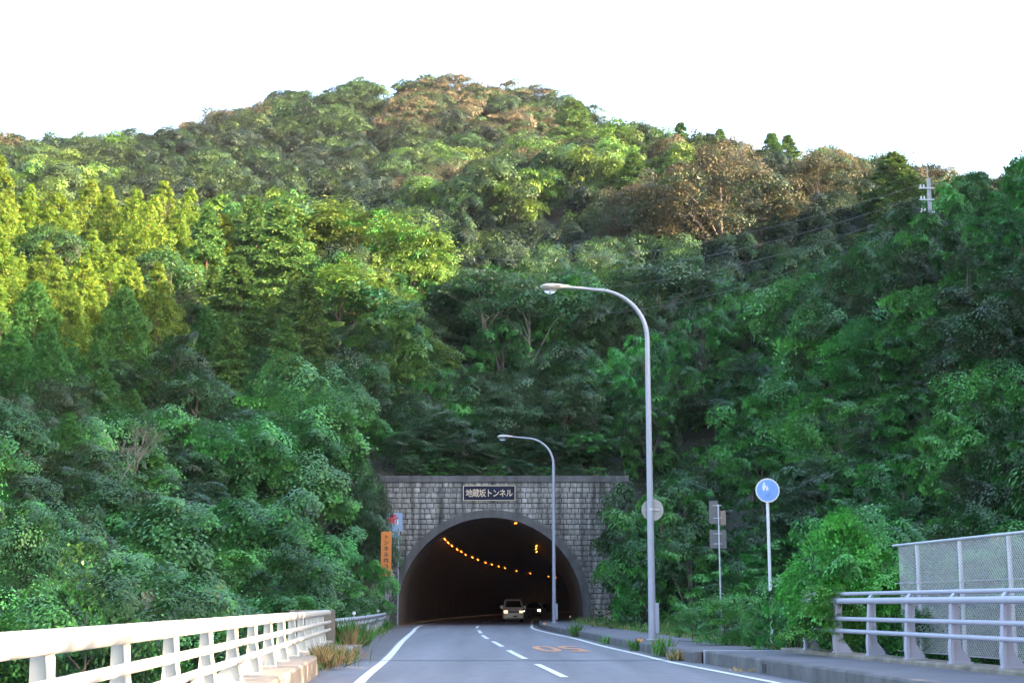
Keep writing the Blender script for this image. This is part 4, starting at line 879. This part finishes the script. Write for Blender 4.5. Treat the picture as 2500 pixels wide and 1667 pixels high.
# scatter over the hillsides -------------------------------------------------
def spacing(y): return float(np.interp(y, [10, 30, 60, 100, 150, 220, 430], [2.2, 2.6, 3.4, 4.4, 5.6, 7.8, 14.0]))
cand = []
y = 31.0
row = 0
while y < 452:
    s = spacing(y); x0_, x1_ = -.47 * y - 8, .47 * y + 8; x = x0_ + (s / 2 if row % 2 else 0)
    while x < x1_:
        cand.append((x + random.uniform(-.33, .33) * s, y + random.uniform(-.33, .33) * s * .9, s)); x += s
    y += s * .86; row += 1
CX = np.array([c[0] for c in cand]); CY = np.array([c[1] for c in cand]); GZ = ground(CX, CY); CZ = canopy(CX, CY)
order = np.argsort(CY)
def choose(u, v, x, y):
    r = random.random()
    if y > 215 and not (u > 1395 and y < 275):
        top = np.interp(v, [190, 300, 420], [.50, .28, .06])
        nz = math.sin(x * .043 + 1.0) + math.sin(y * .055 + x * .021) + .8 * math.sin(x * .09 - y * .04)     # russet trees grow in stands
        if nz > 1.6 - 3.0 * top and r < .85: return 'farrust', 'mountain'
        if 330 < u < 1000 and v > 290 and r > .25: return 'fardark', 'mountain'  # dark leaf colour here stands in for shade on the mountain flank
        if 950 < u < 1420 and v > 330 and r > .45: return 'farlime', 'mountain'
        if u < 420 and r > .7: return 'farlime', 'mountain'
        return ('far' if r < .80 else 'fardark'), 'mountain'
    if y > 150 and u > 1040:
        if u < 1430 and v < 520 and (u - 940) * .42 > (v - 480) * -1 and v > 800 - .36 * u and r < .6 and v < 930 - .40 * u: return 'farlime', 'spur'
        if 1380 < u < 1720 and v < 460 and r < .55: return 'farlime', 'spur'
        if v < 400 and 1500 < u < 2000 and r > .75: return 'fir', 'spur'
        if v < 420 and r < .38: return 'farrust', 'spur'
        return ('fardark' if r < .6 else 'farrust' if r < .75 else 'far'), 'spur'
    if y > 150: return ('far' if r < .5 else 'fardark'), 'valley'
    if u < 1120 and y > 80 and v < 860 and x < -2:
        if u < 560 and v > 690: return ('shade_tinted' if r < .8 else 'round'), 'crest'  # lower conifers get the leaf colour that stands in for shade
        if u < 500: return ('hinoki' if r < .85 else 'round'), 'crest'
        if u < 820: return ('fir' if r < .7 else 'limevine' if r < .8 else 'round'), 'crest'
        return (('lime' if r < .45 else 'limevine' if r < .75 else 'round') if v < 700 else ('spray' if r < .5 else 'round' if r < .8 else 'limevine')), 'crest'
    if x > 4.5 and y < 112 and u > 1480:
        if v < 760: return ('rosette' if r < .45 else 'vine' if r < .6 else 'round'), 'righthill'
        return ('rosette' if r < .62 else 'spray' if r < .72 else 'round' if r < .9 else 'freshbush'), 'righthill'
    if x > -9 and y > 86: return ('spray' if r < .46 else 'umbrella' if r < .51 and y > 108 else 'rosette' if r < .66 else 'vine' if r < .76 else 'round'), 'slope'
    if v > 1280: return ('bush' if r < .45 else 'freshbush' if r < .7 else 'vine'), 'leftbank'
    if u < 480: return ('round' if r < .5 else 'shade_tinted' if r < .7 and v < 1050 else 'bush' if r < .85 else 'vine'), 'leftbank'
    return ('vine' if r < .55 else 'spray' if r < .75 else 'round'), 'leftbank'
for e, key, x, y, zt, zn, lb in TREES:
    if zn in ('mountain', 'spur', 'crest', 'slope'):
        pass
CLEAR = [(928, 1000, 1250, 1415, 86), (985, 1436, 1165, 1530, 88), (1850, 1895, 1170, 1460, 38.5), (1728, 1785, 1222, 1430, 53), (2232, 2312, 380, 505, 75), (1580, 1610, 700, 1560, 45), (1340, 1365, 1060, 1520, 84)]
for i in order:
    x, y, s = cand[i]; g = GZ[i]
    le = float(np.interp(y, _ys, _le)); we = float(np.interp(y, _ys, _we))
    if y < PY + .5 and le - 1.6 < x < we + 1.3: continue
    if y < 47 and le - 3.2 < x < 0: continue
    if 78 < y < PY + 2.2 and -7.6 < x < 6.6: continue
    if y <= PY and -9 < x < -6 and y > 76: continue
    if any((x - a) ** 2 + (y - b) ** 2 < (r_ + s * .25) ** 2 for a, b, r_ in SKIP): continue
    h = float(treeh(y)) * (random.choice((random.uniform(.62, .95), random.uniform(.95, 1.35))) if y < 150 else random.uniform(.78, 1.15))
    u, v = proj(x, y, g + h); _, vb = proj(x, y, g)
    mg = 260 if y < 160 else 170
    if not (-mg < u < 2500 + mg) or v > 1600: continue
    key, zn = choose(u, v, x, y)
    if key in ('shade_tinted', 'fir') and random.random() < .2: continue
    sp = SPEC[key]; ratio = h / sp['H']; Rw = sp['R'] * ratio
    wide = min(1.35, max(.75, s * .60 / Rw))
    if key in ('hinoki', 'fir', 'shade_tinted'): h *= 1.12; wide = min(1.2, wide)
    if y < 100 and zn == 'slope' and y < 93: h = min(h, 2.4 + (y - PY) * .4); wide = 1.9 * wide
    rp = F * Rw * wide / y
    a, b = max(0, int((u - rp * .8 + 400) / VISB)), max(1, int((u + rp * .8 + 400) / VISB) + 1)
    if any(y < q[4] and u + rp * .9 > q[0] and u - rp * .9 < q[1] and v < q[3] and vb > q[2] for q in CLEAR): continue
    u2, v2 = proj(x, y, g + h)
    if v2 > occ[a:b].max() + 4: continue
    _, vo = proj(x, y, g + h * .62); occlude(u, vo, rp * .62)
    plant(key, float(x), float(y), h, zn, None, float(g) - .15, None, wide)

# unseen trees right of the view, added to cast shade, one mass
Cs = []; 
for y in np.arange(-14, 112, 4.6):
    for x in np.arange(max(16, .40 * y + 4), 82, 4.8):
        g = gz(x, y); h = float(treeh(y))
        for _ in range(6): Cs.append((x + random.uniform(-2, 2), y + random.uniform(-2, 2), g + h * random.uniform(.35, .85)))
Cs = np.array(Cs); P, D, N, l, w = cloud(Cs, 1.9 * (.8 + .4 * G.random(len(Cs))), .75, 60, .62, .42, .5, .3, .4)
tag(link('shade_wood', leaf_mesh('shade_wood', P, D, N, l, w, .15, [LM['deep'], LM['olive']], (G.random(len(P)) < .4).astype(int))), 'unseen mass of trees right of the view, added to cast shade', 'shade_wood', kind='stuff')

# undergrowth that fills the floor between the trees: small leafy ground cover
Cs = []
for i in order:
    x, y, s = cand[i]
    if y > 135: break
    le = float(np.interp(y, _ys, _le)); we = float(np.interp(y, _ys, _we))
    if y < PY + .8 and le - .7 < x < we + .5: continue
    if 80 < y < PY + .8 and -9 < x < 7.5: continue
    for _ in range(5 if PY < y < 104 and -12 < x < 12 else 4 if x > 4 else 2):
        X, Yq = x + random.uniform(-.6, .6) * s, y + random.uniform(-.6, .6) * s
        l_, w_ = float(np.interp(Yq, _ys, _le)), float(np.interp(Yq, _ys, _we))
        if Yq < PY + .9 and l_ - .8 < X < w_ + .55: continue
        Cs.append((X, Yq, 0))
Cs = np.array(Cs); Cs[:, 2] = ground(Cs[:, 0], Cs[:, 1]) + .05
P, D, N, l, w = cloud(Cs, 1.0 + .6 * G.random(len(Cs)), .6, 60, .24, .15, .5, .3, .3)
tag(link('undergrowth', leaf_mesh('undergrowth', P, D, N, l, w, .15, [LM['deep'], LM['spray']], (G.random(len(P)) < .35).astype(int))), 'low leafy undergrowth covering the banks between the trees', 'undergrowth', kind='stuff')

# grass tufts and weeds -------------------------------------------------------
def tuft(x, y, z, n, hgt, spread, m_, label, group, name='grass_tuft', wd=.02, cat='grass'):
    P = np.c_[G.normal(size=(n, 2)) * spread * .35, np.zeros(n)]; D = np.c_[G.normal(size=(n, 2)) * .35, np.ones(n)]; N = np.c_[G.normal(size=(n, 2)), .2 + 0 * P[:, 0]]
    o = link(name, leaf_mesh(name, P, D, N, hgt * (.4 + .7 * G.random(n)), wd * (.6 + .8 * G.random(n)), .1, m_, G.integers(0, len(m_), n)), None, None, (x, y, z)); tag(o, label, cat, group, 'stuff' if n > 150 else None)
gw = 'weeds along the left road edge'; gk = 'weeds at the right kerb'
tuft(RLx(28.5) + .45, 28.6, 0, 150, .55, .55, [M['drygrass'], M['grass']], 'dry orange weeds at the end of the left concrete curb', gw)
tuft(RLx(30.5) + .55, 30.6, 0, 160, .5, .6, [M['drygrass'], M['drygrass'], M['grass']], 'brown dry grass clump beside the left curb step', gw)
tuft(RLx(32) + .6, 32.4, 0, 120, .4, .5, [M['grass'], M['drygrass']], 'yellow green grass behind the brown dry clump', gw)
tuft(RLx(26.4) + .5, 26.3, .2, 70, .4, .18, [M['drygrass']], 'dry stalks hanging over the corner of the left curb', gw, wd=.014)
tuft(-4.55, 39.2, 0, 220, .95, .5, [M['grass'], LM['fresh']], 'tall green grass where the railing ends', gw)
tuft(-4.5, 41.5, 0, 200, .9, .5, [M['grass'], LM['fresh']], 'tall grass in front of the guardrail start', gw)
tuft(-4.2, 38.0, 0, 60, .8, .2, [M['drygrass']], 'thin dry stalks beside the tall green grass', gw, wd=.014)
tuft(-4.95, 45.0, 0, 160, .6, .8, [M['grass']], 'short grass under the guardrail beam', gw)
tuft(-6.5, 73.5, 0, 160, .6, .7, [M['grass'], LM['fresh']], 'grass at the far end of the guardrail', gw)
for u, v, h, n, lb in [(1404, 1554, .65, 110, 'tall green weed growing from the far kerb joint'), (1480, 1572, .32, 60, 'faint weeds in the gutter between the lamps'), (1598, 1588, .38, 90, 'weed at the kerb below the near lamp'), (1650, 1602, .55, 110, 'bright green weed in the gutter before the kerb corner'), (1703, 1612, .3, 110, 'dry grass at the kerb corner')]:
    x, y = gnd(u, v, 0); tuft(Kx(y) - .06, y, 0, n, h, .3, [M['drygrass'], M['grass']] if 'dry' in lb else [LM['fresh'], M['grass']], lb, gk, 'roadside_weed', .035, 'weed')
for u, v, h, n, lb in [(1470, 1519, .5, 240, 'grass patch at the right foot of the tunnel arch'), (1560, 1530, .45, 200, 'grass along the back of the far sidewalk'), (1640, 1545, .55, 240, 'bright grass patch right of the near lamp base')]:
    x, y = gnd(u, v, .24); tuft(x, y, .2, n, h, 1.6, [LM['fresh'], M['grass']], lb, gk, 'grass_patch', .035)
x, y = gnd(1818, 1640, 0); tuft(Kx(y) - .18, y, .01, 40, .10, .5, [M['drygrass']], 'small pile of dry grass by the kerb drain hole', gk, 'dry_grass', .03)

# untidy grass along both edges of the road, too many blades to count
P = []
for y in np.arange(32.5, 87, .022):
    P.append((max(Wx(y), Kx(y) + 1.5) + G.normal() * .22 + .05, y, .19 if y > 33 else .1))
for y in np.arange(41, 84, .03): P.append((GR(min(y, 80)) + .12 + abs(G.normal()) * .16 * (1 if G.random() < .6 else 1.8) - .2, y, 0))
for y in np.arange(26.8, 38, .03): P.append((RLx(y) + .16 + abs(G.normal()) * .12, y, 0))
P = np.array(P); n = len(P); D = np.c_[G.normal(size=(n, 2)) * .4, np.ones(n)]; N = np.c_[G.normal(size=(n, 2)), .2 * np.ones(n)]
clump = .35 + .65 * (np.sin(P[:, 1] * 2.1) * np.sin(P[:, 1] * .73 + 1) > -.1)
tag(link('verge_grass', leaf_mesh('verge_grass', P, D, N, (.10 + .32 * G.random(n)) * clump, .016 + .02 * G.random(n), .1, [M['grass'], LM['fresh'], M['drygrass']], np.where(G.random(n) < .25, 2, G.integers(0, 2, n)))), 'ragged grass fringe along the sidewalk back edge and the guardrail foot', 'grass', kind='stuff')

# bare twiggy shrubs ---------------------------------------------------------
def bare(u, v, Y, hgt, label):
    x, y, z = at(u, v, Y); mb = MB()
    def br(p, d, ln, r, k):
        q = p + d * ln; mb.tube([p, p.lerp(q, .5) + Vector((random.uniform(-.06, .06), random.uniform(-.06, .06), .03)), q], [r, r * .8, r * .55], 5, False)
        if k:
            for _ in range(3): br(q, (d + Vector((random.uniform(-.7, .7), random.uniform(-.7, .7), random.uniform(-.1, .5)))).normalized(), ln * random.uniform(.55, .8), r * .55, k - 1)
    base = Vector((0, 0, 0))
    for _ in range(4): br(base, Vector((random.uniform(-.6, .6), random.uniform(-.6, .6), 1)).normalized(), hgt * .36, .035, 3)
    o = mb.build('bare_shrub', M['palebark'], loc=(x, y, z - hgt)); tag(o, label, 'shrub', 'bare twiggy shrubs')
bare(330, 1010, 70, 3.2, 'leafless grey twiggy shrub on the left slope')
bare(375, 1400, 36, 2.6, 'bare branching stems behind the left railing')
bare(300, 1060, 66, 2.2, 'low leafless reddish brush under the twiggy shrub')

# labels for the scattered trees: place by rows -------------------------------
LOOK = {'bush': 'dark green leafy shrub', 'freshbush': 'fresh green leafy shrub', 'vine': 'broad-leaved vine-covered shrub', 'brightvine': 'vivid green vine-covered shrub', 'spray': 'dark narrow-leaved tree', 'rosette': 'green tufted broadleaf tree', 'round': 'rounded dark green tree', 'umbrella': 'flat-topped pale-trunked tree', 'limevine': 'light green vine-covered tree', 'lime': 'light green spreading tree', 'far': 'green broadleaf tree', 'fardark': 'dark broadleaf tree', 'farrust': 'rust-topped broadleaf tree', 'farlime': 'light green vine-covered tree', 'bigbrown': 'large brown tree', 'hinoki': 'yellow-green tufted conifer', 'shade_tinted': 'shade-tinted green tufted conifer', 'fir': 'layered green conifer'}
ZN = {'mountain': 'on the far mountain', 'spur': 'on the right spur', 'valley': 'behind the left crest', 'crest': 'on the left crest', 'slope': 'above the tunnel', 'righthill': 'on the right hillside', 'leftbank': 'on the left bank', 'rs': 'beside the sidewalk', 'rv': 'at the fence'}
ONES = ['', 'first', 'second', 'third', 'fourth', 'fifth', 'sixth', 'seventh', 'eighth', 'ninth', 'tenth', 'eleventh', 'twelfth', 'thirteenth', 'fourteenth', 'fifteenth', 'sixteenth', 'seventeenth', 'eighteenth', 'nineteenth']
def ordw(n):
    if n < 20: return ONES[n]
    t = ['', '', 'twent', 'thirt', 'fort', 'fift', 'sixt'][n // 10]
    return t + 'ieth' if n % 10 == 0 else t + 'y-' + ONES[n % 10]
rowsd = {}
for e, key, x, y, zt, zn, lb in TREES:
    e['category'] = 'shrub' if key in ('bush', 'freshbush', 'vine', 'brightvine') else 'tree'
    e['group'] = ('shrubs ' if key in ('bush', 'freshbush', 'vine', 'brightvine') else 'trees ') + ZN[zn]
    if lb: e['label'] = lb; continue
    u, v = proj(x, y, zt); rowsd.setdefault(zn, []).append((v, u, e, key))
for zn, L_ in rowsd.items():
    L_.sort(key=lambda t: t[0]); per_row = 24 if len(L_) > 60 else 12
    for r in range(0, len(L_), per_row):
        for k, (v, u, e, key) in enumerate(sorted(L_[r:r + per_row], key=lambda t: t[1])):
            e['label'] = '%s %s, %s row from the top, %s from left' % (LOOK[key], ZN[zn], ordw(r // per_row + 1), ordw(k + 1))
print('TREES', len(TREES), {k: sum(1 for t in TREES if t[1] == k) for k in SPEC})

# ------------------------------------------------------------------ evening haze in the valley
hz = MB().box(-3400, 3400, -3400, 3600, -20, 215).build('haze', None)
hm = bpy.data.materials.new('thin evening haze'); hm.use_nodes = True; hn, hl = nodes_of(hm); hn.remove(hn['Principled BSDF'])
pv = hn.new('ShaderNodeVolumePrincipled'); pv.inputs['Color'].default_value = (.86, .90, 1, 1); pv.inputs['Density'].default_value = .00005; pv.inputs['Anisotropy'].default_value = .3
hl.new(pv.outputs[0], hn['Material Output'].inputs['Volume']); hz.data.materials.append(hm); tag(hz, 'thin pale evening haze over the valley', 'haze', kind='stuff')
